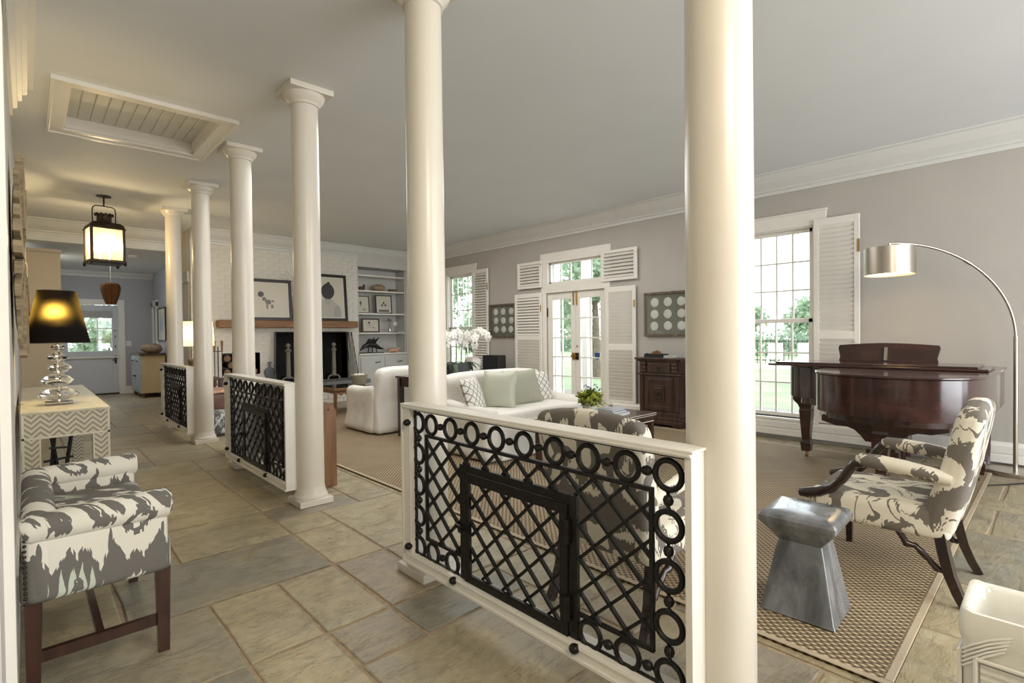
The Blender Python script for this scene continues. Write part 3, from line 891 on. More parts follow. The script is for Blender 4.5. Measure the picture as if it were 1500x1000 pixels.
# firebox
struct(obj('wall_firebox', MB().box(FX0 - .02, YB + .55, .3, FX1 + .02, YB + .6, FZ1 + .1).box(FX0 - .06, YB + .02, .3, FX0, YB + .6, FZ1).box(FX1, YB + .02, .3, FX1 + .06, YB + .6, FZ1)
           .box(FX0, YB + .02, FZ1, FX1, YB + .6, FZ1 + .1).box(FX0, YB + .02, .3, FX1, YB + .6, FZ0), SOOT))
struct(obj('wall_log_niche', MB().box(LX0 - .02, YB + .40, .5, LX1 + .02, YB + .45, LZ1 + .06).box(LX0 - .04, YB + .02, .5, LX0, YB + .45, LZ1 + .05).box(LX1, YB + .02, .5, LX1 + .04, YB + .45, LZ1 + .05).box(LX0, YB + .02, LZ1, LX1, YB + .4, LZ1 + .05).box(LX0, YB + .02, .5, LX1, YB + .4, LZ0), plain('niche_brick', (.33, .30, .26), .8, var=.2)))

# ---- far hall door
def hall_door():
    rt = struct(bpy.data.objects.new('door_2', None)); C.objects.link(rt); rt.location = (1.07, YE, 0)
    obj('casing', MB().box(-.605, -.025, 0, -.485, 0, 2.03).box(.485, -.025, 0, .605, 0, 2.03).box(-.605, -.028, 2.03, .605, 0, 2.15), WHITE, rt, bevel=.003)
    px0, px1, pz0, pz1 = -.40, .365, .99, 1.75
    d = MB().box(-.48, .02, .01, px0, .065, 2.02).box(px1, .02, .01, .48, .065, 2.02).box(px0, .02, pz1, px1, .065, 2.02).box(px0, .02, .84, px1, .065, pz0).box(px0, .035, .15, px1, .055, .84).box(px0, .02, .01, px1, .065, .17)
    lf = obj('door_leaf', d, plain('pale_door_paint', (.58, .60, .64), .4, var=.02), rt, bevel=.003)
    obj('ledge', MB().box(-.48, -.012, .83, .48, .02, .865), WHITE, lf)
    pw, ph = (px1 - px0) / 3, (pz1 - pz0) / 3
    pm = mesh('pane', MB().box(-pw / 2, -.002, -ph / 2, pw / 2, .002, ph / 2), GLASS)
    for c_ in range(3):
        for r_ in range(3): obj('pane', pm, None, lf, loc=(px0 + (c_ + .5) * pw, .045, pz0 + (r_ + .5) * ph))
    for c_ in (1, 2):
        obj('muntin', MB().box(px0 + c_ * pw - .010, .028, pz0, px0 + c_ * pw + .010, .060, pz1), WHITE, lf)
        obj('muntin', MB().box(px0, .029, pz0 + c_ * ph - .010, px1, .059, pz0 + c_ * ph + .010), WHITE, lf)
    obj('shade', MB().box(px0 - .02, .0, pz1 - .02, px1 + .02, .018, pz1 + .14), plain('woven_shade', (.45, .45, .44), .8), lf)
    obj('lever', MB().tube([(.425, .02, .78), (.425, -.03, .78), (.36, -.04, .78)], .011, 8).box(.405, .006, .70, .445, .02, .88), BRONZE, lf)
    obj('bolt', MB().box(.418, .005, 1.05, .432, .02, 1.12).box(.418, .005, 1.28, .432, .02, 1.33).box(.405, .005, 1.44, .445, .02, 1.455), BRONZE, lf)
    obj('sweep', MB().box(-.48, .0, .0, .48, .02, .035), BRONZE, lf)
hall_door()
struct(obj('door_3', MB().box(2.185, 14.15, 0, 2.22, 14.28, 2.1).box(2.185, 14.66, 0, 2.22, 14.79, 2.1).box(2.185, 14.15, 2.0, 2.22, 14.79, 2.14), WHITE, bevel=.003))
struct(obj('door_4', MB().box(2.0, 10.03, 0, 2.02, 10.13, 2.2).box(2.0, 10.5, 0, 2.02, 10.6, 2.2).box(1.985, 10.0, 2.2, 2.02, 10.64, 2.38).box(2.008, 10.13, 0, 2.02, 10.5, 2.2), plain('greige_door', (.42, .40, .35), .5)))
#PART2
# ================================================================== COLUMNS AND IRON RAILINGS
XC, Y1C, SP = 1.556, 0.7205, 1.5902
def column_first(label):
    t = thing('column', label, 'column', (XC, Y1C, 0), 0, 'white columns along the hall')
    obj('plinth', MB().box(-.125, -.125, 0, .125, .125, .045), COLW, t, bevel=.004)
    obj('base_moulding', MB().lathe([(.122, .045), (.124, .055), (.122, .066), (.116, .072), (.112, .085), (.106, .105), (.1015, .13)], 40), COLW, t, 40)
    obj('shaft', MB().lathe([(.1015, .13), (.1005, .6), (.0995, 1.4), (.097, 2.2), (.0955, 2.97)], 48), COLW, t, 40)
    obj('capital', MB().lathe([(.0955, 2.97), (.108, 2.975), (.110, 2.985), (.108, 2.992), (.112, 2.996), (.122, 3.006), (.138, 3.026), (.146, 3.046), (.148, 3.05)], 44), COLW, t, 40)
    obj('abacus', MB().box(-.160, -.160, 3.05, .160, .160, 3.09), COLW, t, bevel=.004)
    return t
cl = ['white round column nearest the camera, at the right end of the nearest iron railing', 'white round column at the left end of the nearest iron railing, before the sofa',
      'white round column at the near end of the middle iron railing, beside the pew end', 'white round column at the far end of the middle iron railing',
      'white round column at the near end of the farthest iron railing', 'white round column farthest down the hall, beside the lit table lamp']
col0 = column_first(cl[0])
for k in range(1, 6): dup(col0, (XC, Y1C + k * SP, 0), 0, cl[k])

RY = 1.50
def clip(y0, sg, ya, yb, za, zb, top=.757, sl=.92):
    # z = top - sl*(sg*(y-y0)), going down as y moves in direction sg
    t0, t1 = 0.0, 3.0      # t = distance in y
    t0 = max(t0, (top - zb) / sl); t1 = min(t1, (top - za) / sl)
    if sg > 0: t0 = max(t0, ya - y0); t1 = min(t1, yb - y0)
    else: t0 = max(t0, y0 - yb); t1 = min(t1, y0 - ya)
    return (t0, t1) if t1 - t0 > .012 else None
def railing(label):
    t = thing('iron_railing', label, 'railing', (1.42, RY, 0), 0, 'iron lattice railings between the columns')
    X0, X1 = 1.378 - 1.42, 1.461 - 1.42
    y = lambda v: v - RY
    fr = MB()
    fr.box(X0, y(.722), .887, X1, y(2.283), .905).box(X0 - .006, y(.716), .903, X1 + .006, y(2.289), .912)
    fr.box(X0, y(.722), .114, X1, y(2.283), .167).box(X0, y(2.212), .167, X1, y(2.283), .887).box(X0, y(.722), .167, X1, y(.744), .887)
    fr.box(X0 - .008, y(.722), .114, X0, y(2.283), .128).box(X0 - .008, y(2.268), .128, X0, y(2.283), .9).box(X0 - .008, y(.722), .893, X0, y(2.283), .903).box(X0 - .004, y(.722), .155, X0, y(2.25), .163)
    obj('wooden_frame', fr, WHITE, t, bevel=.003, label='white painted wooden frame')
    XI = -.01
    b = .006
    obj('border_bar', MB().box(XI - b, y(.744), .877, XI + b, y(2.212), .888).box(XI - b, y(.744), .163, XI + b, y(2.212), .172).box(XI - b, y(2.203), .167, XI + b, y(2.212), .887).box(XI - b, y(.744), .167, XI + b, y(.753), .887), IRON, t)
    tops = [2.150, 2.071, 1.917, 1.762, 1.60, 1.438, 1.276, 1.121, .962, .8135]; tops[0] = 2.180
    zs = [.821, .665, .512, .358, .205]
    P = [(a, .821) for a in tops] + [(2.180, z) for z in zs[1:]] + [(.8145, z) for z in zs[1:]] + [(2.066, .205), (1.914, .205), (1.118, .205), (.966, .205)]
    rm = mesh('ring', MB().torus((0, 0, 0), .0445, .0095, 'x', 24, 8), IRON, 50)
    for a, z in P: obj('ring', rm, None, t, loc=(XI, y(a), z))
    links = [((a, .821), (b_, .821)) for a, b_ in zip(tops, tops[1:])]
    for yy in (2.180, .8145): links += [((yy, a), (yy, b_)) for a, b_ in zip(zs, zs[1:])]
    links += [((2.180, .205), (2.066, .205)), ((2.066, .205), (1.914, .205)), ((1.118, .205), (.966, .205)), ((.966, .205), (.8145, .205))]
    bm_h = None
    for (a, za), (c, zc) in links:
        d = Vector((0, c - a, zc - za)); L = d.length; d.normalize()
        if L < .125: continue
        p0 = Vector((0, a, za)) + d * .052; p1 = Vector((0, c, zc)) - d * .052; mid = (p0 + p1) / 2; g = (p1 - p0).length
        mb = MB().tube([p0 - mid, p0 - mid + d * .004, -d * .017, -d * .012, Vector((0, 0, 0)), d * .012, d * .017, p1 - mid - d * .004, p1 - mid], [.009, .0055, .0055, .013, .017, .013, .0055, .0055, .009], 10)
        obj('bead', mb, IRON, t, 50, loc=(XI, y(mid.y), mid.z))
    e = .0075
    fr2 = MB()
    fr2.box(XI - e, y(.865), .757, XI + e, y(2.118), .772).box(XI - e, y(2.104), .26, XI + e, y(2.118), .76).box(XI - e, y(.865), .26, XI + e, y(.879), .76)
    fr2.box(XI - e, y(1.84), .255, XI + e, y(2.118), .268).box(XI - e, y(.865), .255, XI + e, y(1.168), .268)
    obj('lattice_frame', fr2, IRON, t, bevel=.002)
    gf = .034; ge = .009
    obj('gate_surround', MB().box(XI - ge, y(1.168), .15, XI + ge, y(1.168 + gf), .678).box(XI - ge, y(1.84 - gf), .15, XI + ge, y(1.84), .678).box(XI - ge, y(1.168 + gf), .644, XI + ge, y(1.84 - gf), .678).box(XI - ge, y(1.168 + gf), .15, XI + ge, y(1.84 - gf), .165), IRON, t, bevel=.002)
    def barmesh(fam, y0, sg, t0, t1, par):
        p0 = Vector((0, y0 + sg * t0, .757 - .92 * t0)); p1 = Vector((0, y0 + sg * t1, .757 - .92 * t1)); mid = (p0 + p1) / 2
        obj('lattice_bar', MB().bar(p0 - mid, p1 - mid, (.011, .013), (1, 0, 0)), IRON, par, loc=(XI + (.003 if sg > 0 else -.003), y(mid.y), mid.z))
    for k in range(-6, 17):
        y0 = 2.12 - .128 * k
        for sg in (1, -1):
            c = clip(y0, sg, .872, 2.112, .262, .757)
            if not c: continue
            g = clip(y0, sg, 1.168, 1.84, .15, .678)
            parts = [c] if not g else [(c[0], min(c[1], g[0])), (max(c[0], g[1]), c[1])]
            for a, b_ in parts:
                if b_ - a > .012: barmesh(0, y0, sg, a, b_, t)
    gate = obj('gate', MB().box(XI - .018, y(1.206), .168, XI - .002, y(1.206 + .036), .642).box(XI - .018, y(1.802 - .036), .168, XI - .002, y(1.802), .642).box(XI - .018, y(1.242), .606, XI - .002, y(1.766), .642).box(XI - .018, y(1.242), .168, XI - .002, y(1.766), .205), IRON, t, bevel=.002)
    for k in range(-6, 17):
        y0 = 2.12 - .128 * k
        for sg in (1, -1):
            g = clip(y0, sg, 1.236, 1.772, .20, .612)
            if g: barmesh(1, y0, sg, g[0], g[1], gate)
    for z in (.549, .277): obj('hinge', MB().tube([(XI - .02, y(1.203), z - .045), (XI - .02, y(1.203), z + .045)], .011, 10).box(XI - .022, y(1.19), z - .03, XI - .008, y(1.24), z + .03), IRON, gate)
    obj('latch', MB().tube([(XI - .02, y(1.80), .40), (XI - .045, y(1.80), .40)], [.008, .013], 8).box(XI - .026, y(1.77), .392, XI - .016, y(1.86), .408), IRON, gate)
    lm = mesh('mounting_lug', MB().sphere((0, 0, 0), (.020, .020, .017), 12, 8), IRON, 60)
    for a, z in ((2.222, .821), (2.222, .205)): obj('mounting_lug', lm, None, t, loc=(X0 - .008, y(a), z))
    for a in (1.86, 1.16): obj('mounting_lug', lm, None, t, loc=(X0 - .004, y(a), .155))
    return t
rl0 = railing('nearest black iron lattice railing, its rings large in the foreground')
dup(rl0, (1.42, RY + 2 * SP, 0), 0, 'middle black iron lattice railing, in front of the brown pew')
dup(rl0, (1.42, RY + 4 * SP, 0), 0, 'farthest black iron lattice railing, down the hall')

# ================================================================== CEILING HATCH
t = thing('attic_hatch', 'white panelled attic hatch framed in the hall ceiling', 'hatch', (0.755, 5.41, H))
A0, A1, B0, B1 = hx0 - .755, hx1 - .755, hy0 - 5.41, hy1 - 5.41
fr = MB()
for (x0, y0, x1, y1) in ((A0 - .10, B0 - .11, A1 + .10, B0), (A0 - .10, B1, A1 + .10, B1 + .10), (A0 - .10, B0, A0, B1), (A1, B0, A1 + .10, B1)): fr.box(x0, y0, -.022, x1, y1, 0)
for (x0, y0, x1, y1) in ((A0 - .115, B0 - .125, A1 + .115, B0 - .10), (A0 - .115, B1 + .09, A1 + .115, B1 + .115), (A0 - .115, B0 - .1, A0 - .09, B1 + .1), (A1 + .09, B0 - .1, A1 + .115, B1 + .1)): fr.box(x0, y0, -.034, x1, y1, 0)
obj('frame', fr, WHITE, t, bevel=.004)
obj('recess_side', MB().box(A0, B0, 0, A1, B0 + .008, .11).box(A0, B1 - .008, 0, A1, B1, .11).box(A0, B0, 0, A0 + .008, B1, .11).box(A1 - .008, B0, 0, A1, B1, .11), WHITE, t)
np_ = 11; pw = (A1 - A0) / np_
pm = mesh('plank', MB().prism([(-pw / 2 + .002, .012), (-pw / 2 + .002, .003), (-pw / 2 + .008, 0), (pw / 2 - .008, 0), (pw / 2 - .002, .003), (pw / 2 - .002, .012)], B0, B1, 'y').box(-pw / 2, B0, .010, pw / 2, B1, .016), plain('hatch_paint', (.60, .60, .56), .5, var=.02))
for k in range(np_): obj('plank', pm, None, t, loc=(A0 + (k + .5) * pw, 0, .095))

# ================================================================== RUG
RX0, RX1, RY0, RY1 = 2.17, 6.05, 0.40, 8.6
rug = tag(obj('rug', MB().box(RX0, RY0, 0.002, RX1, RY1, 0.012), SISAL), 'large woven sisal rug under the seating and piano', 'rug')
bd = MB()
for (a, b, c, d) in ((RX0, RY0, RX0 + .03, RY1), (RX1 - .03, RY0, RX1, RY1), (RX0 + .03, RY0, RX1 - .03, RY0 + .03), (RX0 + .03, RY1 - .03, RX1 - .03, RY1)): bd.box(a, b, .001, c, d, .0145)
obj('binding', bd, BIND, rug, bevel=.004)
RZ = .012

# ================================================================== IKAT ARMCHAIRS
def armchair():
    t = thing('ikat_armchair', 'gray and cream ikat open armchair facing the window, beside the gray stool', 'armchair', (3.28, .303, 0), 0, 'gray and cream ikat armchairs')
    def st(q):
        k = (q.y + .29) / .58
        return (q.x * (0.94 + .08 * k), q.y, q.z + (.018 * (1 - (q.x / .29) ** 2) * (1 - (q.y / .31) ** 2) if q.z > 0 else 0))
    obj('seat', MB().rbox((0, .325, .355), (.55, .58, .145), .035, fn=st), IKATC, t, 60)
    def bk(q):
        k = (q.z + .31) / .62
        return (q.x * (.90 + .12 * min(1, k * 1.3)), q.y * (1.06 - .34 * k) - .245 * q.z - .012 * math.sin(PI * k), q.z + .040 * (1 - (q.x / .30) ** 2) * k)
    obj('backrest', MB().rbox((0, .034, .587), (.57, .135, .60), .05, fn=bk, mid=6), IKATC, t, 60)
    for s in (-1, 1):
        x = .272 * s
        obj('arm_pad', MB().tube([(x * .98, .03, .575), (x, .10, .590), (x, .20, .603), (x, .30, .612), (x, .375, .614), (x, .395, .612)], [.026, .034, .036, .036, .032, .018], 12), IKATC, t, 60)
        obj('arm_support', MB().tube([(x, .365, .598), (x, .40, .592), (x, .425, .555), (x, .455, .50), (x, .50, .45), (x, .56, .415), (x, .62, .398), (x, .655, .392)], [.024, .025, .024, .023, .024, .026, .027, .020], 8), DARKW, t, 50)
        obj('rear_leg', MB().tube([(.235 * s, .075, .32), (.237 * s, .062, .24), (.242 * s, .040, .14), (.248 * s, .010, .06), (.252 * s, -.02, 0.0)], [.030, .030, .028, .026, .024], 4), DARKW, t)
        obj('front_leg', MB().tube([(.245 * s, .55, .30), (.245 * s, .55, RZ)], [.028, .020], 4), DARKW, t)
        pts = [(.238 * s, .235, .29), (.238 * s, .215, .265), (.238 * s, .20, .235), (.238 * s, .165, .235), (.238 * s, .14, .21), (.238 * s, .115, .185), (.238 * s, .085, .15), (.238 * s, .06, .145)]
        obj('bracket', MB().tube(pts, [.012, .014, .018, .013, .016, .013, .016, .010], 8), DARKW, t, 50)
    return t
ac = armchair()
dup(ac, (1.80, 1.395, 0), -PI / 2, 'gray and cream ikat armchair seen from behind through the nearest iron railing')

# ================================================================== IKAT HALL SETTEE
t = thing('hall_chair', 'ikat upholstered hall chair with rolled arms against the left wall', 'chair', (0.19, 2.88, 0))
obj('seat_base', MB().rbox((.0, 0, .40), (.44, .90, .13), .02), IKATL, t, 60)
obj('seat_cushion', MB().rbox((.03, 0, .48), (.38, .80, .09), .035), IKATL, t, 60)
obj('backrest', MB().rbox((-.165, 0, .49), (.10, .94, .32), .045, fn=lambda q: (q.x + .05 * max(0, -q.z) * 1.0, q.y, q.z)), IKATL, t, 60)
for s in (-1, 1):
    yy = .43 * s
    obj('arm', MB().rbox((.0, yy, .47), (.42, .075, .27), .03), IKATL, t, 60)
    obj('arm_roll', MB().tube([(-.21, yy + .005 * s, .588), (-.19, yy + .005 * s, .592), (0, yy + .006 * s, .597), (.205, yy + .008 * s, .600), (.222, yy + .008 * s, .600)], [.04, .052, .055, .057, .045], 16), IKATL, t, 60)
    obj('leg', MB().tube([(.195, .405 * s, .35), (.195, .405 * s, 0)], [.034, .026], 4), REDW, t)
    obj('leg', MB().tube([(-.185, .405 * s, .35), (-.190, .405 * s, 0)], [.034, .026], 4), REDW, t)
    obj('side_stretcher', MB().box(-.17, .392 * s - .012, .105, .18, .392 * s + .012, .145), REDW, t)
obj('cross_stretcher', MB().box(-.012, -.385, .11, .012, .385, .14), REDW, t)
nh = mesh('nailhead', MB().sphere((0, 0, 0), .006, 6, 4), BRONZE, 60)
for i in range(14): obj('nailhead', nh, None, t, loc=(-.205, -.466, .35 + i * .018))

# ================================================================== CONSOLE, CRYSTAL LAMP, THINGS ON THE LEFT WALL
t = thing('console_table', 'cream herringbone console table under the black shaded lamp', 'table', (0.19, 5.54, 0))
CH, CV = chevron('herringbone_inlay', True), chevron('herringbone_leg', True)
obj('top', MB().box(-.222, -1.165, .785, .218, 1.165, .80), marbled('inlay_top', (.62, .57, .43), (.50, .46, .35)), t, bevel=.003)
EDGE = plain('cream_edging', (.66, .61, .48), .4)
obj('apron', MB().box(-.214, -1.157, .63, .210, -1.10, .785).box(-.214, 1.10, .63, .210, 1.157, .785).box(.155, -1.10, .63, .210, 1.10, .785).box(-.214, -1.10, .63, -.16, 1.10, .785), CH, t)
obj('edging', MB().box(-.218, -1.161, .63, .214, -1.157, .642).box(-.218, -1.161, .0, -.206, -1.157, .785).box(.202, -1.161, 0, .214, -1.157, .785).box(-.138, -1.161, 0, -.130, -1.157, .63).box(.124, -1.161, 0, .132, -1.157, .63).box(.21, -1.161, .63, .214, 1.16, .642), EDGE, t)
for sx in (0, 1):
    for sy in (-1, 1):
        x0 = -.214 if not sx else .126; y0 = -1.157 if sy < 0 else 1.07
        obj('leg', MB().box(x0, y0, 0, x0 + .084, y0 + .084, .63), CH, t)

t = thing('table_lamp', 'table lamp of stacked clear crystal discs with a black shade', 'lamp', (0.165, 4.82, 0.80))
obj('base', MB().box(-.075, -.06, 0, .075, .06, .022), CRYST, t, bevel=.004)
prof_ = [(.02, .0), (.05, .012), (.105, .03), (.115, .045), (.09, .07), (.05, .095), (.045, .11), (.075, .125), (.095, .145), (.07, .17), (.035, .19), (.03, .20), (.055, .215), (.07, .235), (.045, .255), (.025, .27), (.022, .28), (.05, .295), (.055, .31), (.03, .33), (.02, .345), (.03, .36), (.04, .375), (.03, .39), (.015, .40)]
def seg(a, b, dx, dy):
    pr = [(r, z + .022) for r, z in prof_ if a <= z <= b]
    return MB().lathe([(1e-6, pr[0][1])] + pr + [(1e-6, pr[-1][1])], 28, (dx, dy, 0))
for a, b, dx, dy in ((0, .095, .0, 0), (.11, .19, -.008, 0), (.20, .27, .008, .004), (.28, .345, -.006, 0), (.36, .40, .0, 0)): obj('crystal_disc', seg(a, b, dx, dy), CRYST, t, 60)
obj('rod', MB().tube([(0, 0, .02), (0, 0, .66)], .006, 8), CHROME, t)
obj('shade', MB().lathe([(.178, .43), (.106, .79)], 48).add([], []), translucent('black_lamp_cloth', (.012, .011, .012), (.50, .36, .09), .045, True), t, 60)
sh = t.children[-1]; me = sh.data
bm = bmesh.new(); bm.from_mesh(me); bmesh.ops.delete(bm, geom=[f for f in bm.faces if len(f.verts) > 4], context='FACES_ONLY'); bm.to_mesh(me); bm.free()
obj('rim', MB().torus((0, 0, .43), .178, .003, 'z', 48, 6), BLACK, t); obj('rim', MB().torus((0, 0, .79), .106, .003, 'z', 48, 6), BLACK, t)
obj('bulb', MB().sphere((0, 0, .60), .03, 12, 8), BULB, t, 60)
point('lamp_light_console', (.155, 4.82, 1.44), 20, (1.0, .74, .36), .04)
tag(obj('power_cord', MB().tube([(-.02, 4.95, .806), (-.035, 5.05, .806), (-.045, 5.1, .78), (-.048, 5.1, .4), (-.045, 4.9, .15), (-.045, 4.7, .05)], .004, 6), plain('cream_cord', (.6, .55, .45), .5)), 'thin cream lamp cord hanging behind the console table', 'cord')

t = thing('magazine_stand', 'small black metal stand on the floor under the console', 'stand', (0.20, 6.35, 0))
obj('base', MB().box(-.11, -.10, 0, .11, .10, .02), BLACK, t)
for k, (dx, tilt) in enumerate(((-.05, .15), (.0, -.2), (.05, .25))): obj('upright', MB().bar((dx, -.02, .02), (dx + tilt * .2, .03, .36), .022), BLACK, t)
obj('crossbar', MB().bar((-.10, 0, .14), (.11, 0, .16), .02).bar((-.06, 0, .26), (.08, 0, .25), .018), BLACK, t)

t = thing('wood_wreath', 'round layered driftwood wall wreath seen edge-on above the console', 'wall decor', (XL + .022, 4.38, 1.745), -.03)
random.seed(3)
for k in range(34):
    a = 2 * PI * k / 34; r0, r1 = .20 + random.uniform(-.02, .02), .60 + random.uniform(-.05, .035); th = .014 + random.uniform(0, .020); wd = .052
    R = Matrix.Rotation(a, 3, 'X')
    obj('wood_block', MB().obox(R @ Vector((0, (r0 + r1) / 2, 0)) + Vector((th / 2 + .013, 0, 0)), (th, r1 - r0, wd * 1.25), R), DRIFT, t)
obj('backing', MB().tube([(0.001, 0, 0), (.012, 0, 0)], .45, 32), DRIFT, t)
t = thing('wood_paddle', 'smooth pale wooden carving hung on the left wall beyond the wreath', 'wall decor', (XL, 7.0, 1.99))
obj('blade', MB().rbox((.04, 0, 0.02), (.045, .30, .74), .02, fn=lambda q: (q.x, q.y * (1 - .35 * (q.z / .37) ** 2), q.z)), DRIFT, t, 60)
obj('cleat', MB().box(0, -.05, -.06, .03, .05, .06), DRIFT, t)

# ================================================================== HALL LANTERN
t = thing('hanging_lantern', 'black metal and glass lantern hanging in the hall, lit', 'lantern', (0.762, 8.43, H), 0.12)
hw, dz0, dz1 = .165, -.83, -.43
obj('canopy', MB().lathe([(.08, -.012), (.08, -.004), (.07, 0)], 24), BRONZE, t, 40)
obj('stem', MB().tube([(0, 0, -.01), (0, 0, -.13)], .010, 8), BRONZE, t)
arch = [(-.12, 0, -.36), (-.12, 0, -.20), (-.115, 0, -.16), (-.09, 0, -.135), (0, 0, -.13), (.09, 0, -.135), (.115, 0, -.16), (.12, 0, -.20), (.12, 0, -.36)]
obj('bail', MB().tube(arch, .007, 6), BRONZE, t)
obj('chimney', MB().lathe([(.085, -.345), (.08, -.335), (.078, -.27), (.092, -.24), (.088, -.24), (.072, -.27), (.072, -.33)], 20), BRONZE, t, 30)
for k in range(12):
    a = 2 * PI * k / 12
    obj('scallop', MB().obox((.088 * math.cos(a), .088 * math.sin(a), -.245), (.026, .018, .03), rot('Z', a)), BRONZE, t)
def sqring(prof, n=4):
    mb = MB(); vs = []; fs = []
    for h, z in prof: vs += [(-h, -h, z), (h, -h, z), (h, h, z), (-h, h, z)]
    for i in range(len(prof) - 1):
        for k in range(4): fs.append((i * 4 + k, i * 4 + (k + 1) % 4, (i + 1) * 4 + (k + 1) % 4, (i + 1) * 4 + k))
    return mb.add(vs, fs)
obj('roof', sqring([(.185, -.445), (.188, -.43), (.178, -.42), (.17, -.39), (.14, -.36), (.09, -.345), (.0, -.345)]), BRONZE, t)
gl = MB()
for sx in (-1, 1):
    for sy in (-1, 1): gl.box(sx * hw - .014, sy * hw - .014, dz0, sx * hw + .014, sy * hw + .014, dz1)
obj('post', gl, BRONZE, t)
obj('bottom_tray', sqring([(0, -.875), (.178, -.875), (.19, -.865), (.19, -.845), (.178, -.832), (0, -.83)]), BRONZE, t)
for sx in (-1, 1):
    for sy in (-1, 1): obj('foot', MB().sphere((sx * .175, sy * .175, -.885), .018, 8, 6), BRONZE, t, 60)
for (sx, sy, ax) in ((0, -1, 'y'), (0, 1, 'y'), (-1, 0, 'x'), (1, 0, 'x')):
    g = MB().box(-hw + .012, sy * hw - .0015, dz0, hw - .012, sy * hw + .0015, dz1) if ax == 'y' else MB().box(sx * hw - .0015, -hw + .012, dz0, sx * hw + .0015, hw - .012, dz1)
    obj('glass_pane', g, MILKY, t)
for k in range(3):
    a = 2 * PI * k / 3 + .5; x, y_ = .06 * math.cos(a), .06 * math.sin(a)
    c = obj('candle', MB().tube([(x, y_, -.83), (x, y_, -.70)], .014, 10), PETAL, t)
    obj('flame_bulb', MB().sphere((x, y_, -.655), (.018, .018, .045), 10, 8), BULB, c, 60)
point('lantern_light', (.762, 8.43, H - .64), 34, (1.0, .72, .38), .05)

# ================================================================== SIDE TABLE LAMP, POT, TRUNK, OTTOMAN, PEW
t = thing('side_table', 'small side table by the brick wall, under the lit drum lamp', 'table', (1.98, 9.15, 0))
obj('top', MB().box(-.26, -.24, .60, .26, .24, .63), PEWD, t, bevel=.004)
for sx in (-1, 1):
    for sy in (-1, 1): obj('leg', MB().box(sx * .22 - .02, sy * .2 - .02, 0, sx * .22 + .02, sy * .2 + .02, .60), PEWD, t)
t = thing('drum_lamp', 'lit table lamp with a cream shade behind the farthest columns', 'lamp', (1.955, 9.22, .63))
obj('base', MB().lathe([(.07, 0), (.075, .02), (.05, .04), (.085, .16), (.09, .24), (.05, .36), (.02, .42), (.015, .6)], 24), STONE, t, 50)
obj('shade', MB().lathe([(.228, .50), (.205, .88)], 40), translucent('cream_lamp_cloth', (.74, .68, .54), (.85, .76, .58), .5), t, 60)
me = t.children[-1].data; bm = bmesh.new(); bm.from_mesh(me); bmesh.ops.delete(bm, geom=[f for f in bm.faces if len(f.verts) > 4], context='FACES_ONLY'); bm.to_mesh(me); bm.free()
obj('bulb', MB().sphere((0, 0, .68), .03, 10, 8), BULB, t, 60)
point('drum_lamp_light', (1.955, 9.22, 1.31), 14, (1.0, .80, .52), .05)
t = thing('dried_flower_pot', 'pale pot of brown dried flowers below the cream lampshade', 'plant', (1.86, 9.02, .63))
obj('pot', MB().lathe([(.05, 0), (.075, .12), (.08, .14), (.07, .14), (.06, .1)], 20), PLASTER, t, 40)
random.seed(5)
DRY = plain('dried_petal', (.20, .13, .06), .9, var=.4, scale=30)
for k in range(16):
    a, r_, z = random.uniform(0, 6.3), random.uniform(.02, .10), random.uniform(.16, .32)
    obj('flower_head', MB().sphere((r_ * math.cos(a), r_ * math.sin(a), z), (.042, .042, .035), 8, 5), DRY, t, 30)

t = thing('leather_trunk', 'brown leather bench with a folded blanket, beyond the middle railing', 'bench', (2.05, 8.02, 0))
obj('body', MB().rbox((0, 0, .37), (.62, .42, .26), .03), plain('brown_leather', (.13, .05, .025), .4, var=.3, scale=6), t, 60)
for sx in (-1, 1):
    for sy in (-1, 1): obj('leg', MB().box(sx * .27 - .025, sy * .17 - .025, 0, sx * .27 + .025, sy * .17 + .025, .25), PEWD, t)
tag(obj('blanket', MB().rbox((2.05, 8.02, .525), (.5, .44, .05), .02, fn=lambda q: (q.x, q.y, q.z + .006 * math.sin(q.x * 30))), plain('woven_blanket', (.60, .36, .26), .9, var=.35, scale=16), None, 60), 'folded pinkish blanket lying on the brown leather bench', 'blanket')
t = thing('ikat_ottoman', 'dark gray ikat ottoman on the floor beyond the middle railing', 'ottoman', (1.90, 7.52, 0))
obj('cushion', MB().rbox((0, 0, .165), (.42, .42, .27), .04), IKATD, t, 60)
obj('base', MB().box(-.19, -.19, 0, .19, .19, .035), BLACK, t)

t = thing('wooden_pew', 'brown wooden pew with a round topped end, behind the middle railing', 'pew', (1.795, 5.22, 0))
def pew_end(y):
    P = [(-.10, 0), (.10, 0), (.10, .58)] + [(.10 * math.cos(a), .60 + .11 * math.sin(a)) for a in [PI * k / 10 for k in range(11)]] + [(-.10, .58)]
    return MB().prism(P, y - .02, y + .02, 'y')
for y_ in (-1.02, 1.02): obj('end_board', pew_end(y_), PEW, t, bevel=.004)
for k in range(6): obj('back_plank', MB().box(-.095, -1.0, .08 + k * .118, -.072, 1.0, .08 + k * .118 + .114), PEWD, t, bevel=.002)
obj('seat', MB().box(-.075, -1.0, .36, .11, 1.0, .385), PEWD, t, bevel=.003)
obj('peg', MB().tube([(.03, -1.045, .645), (.03, -1.038, .645)], .008, 8), BLACK, t)

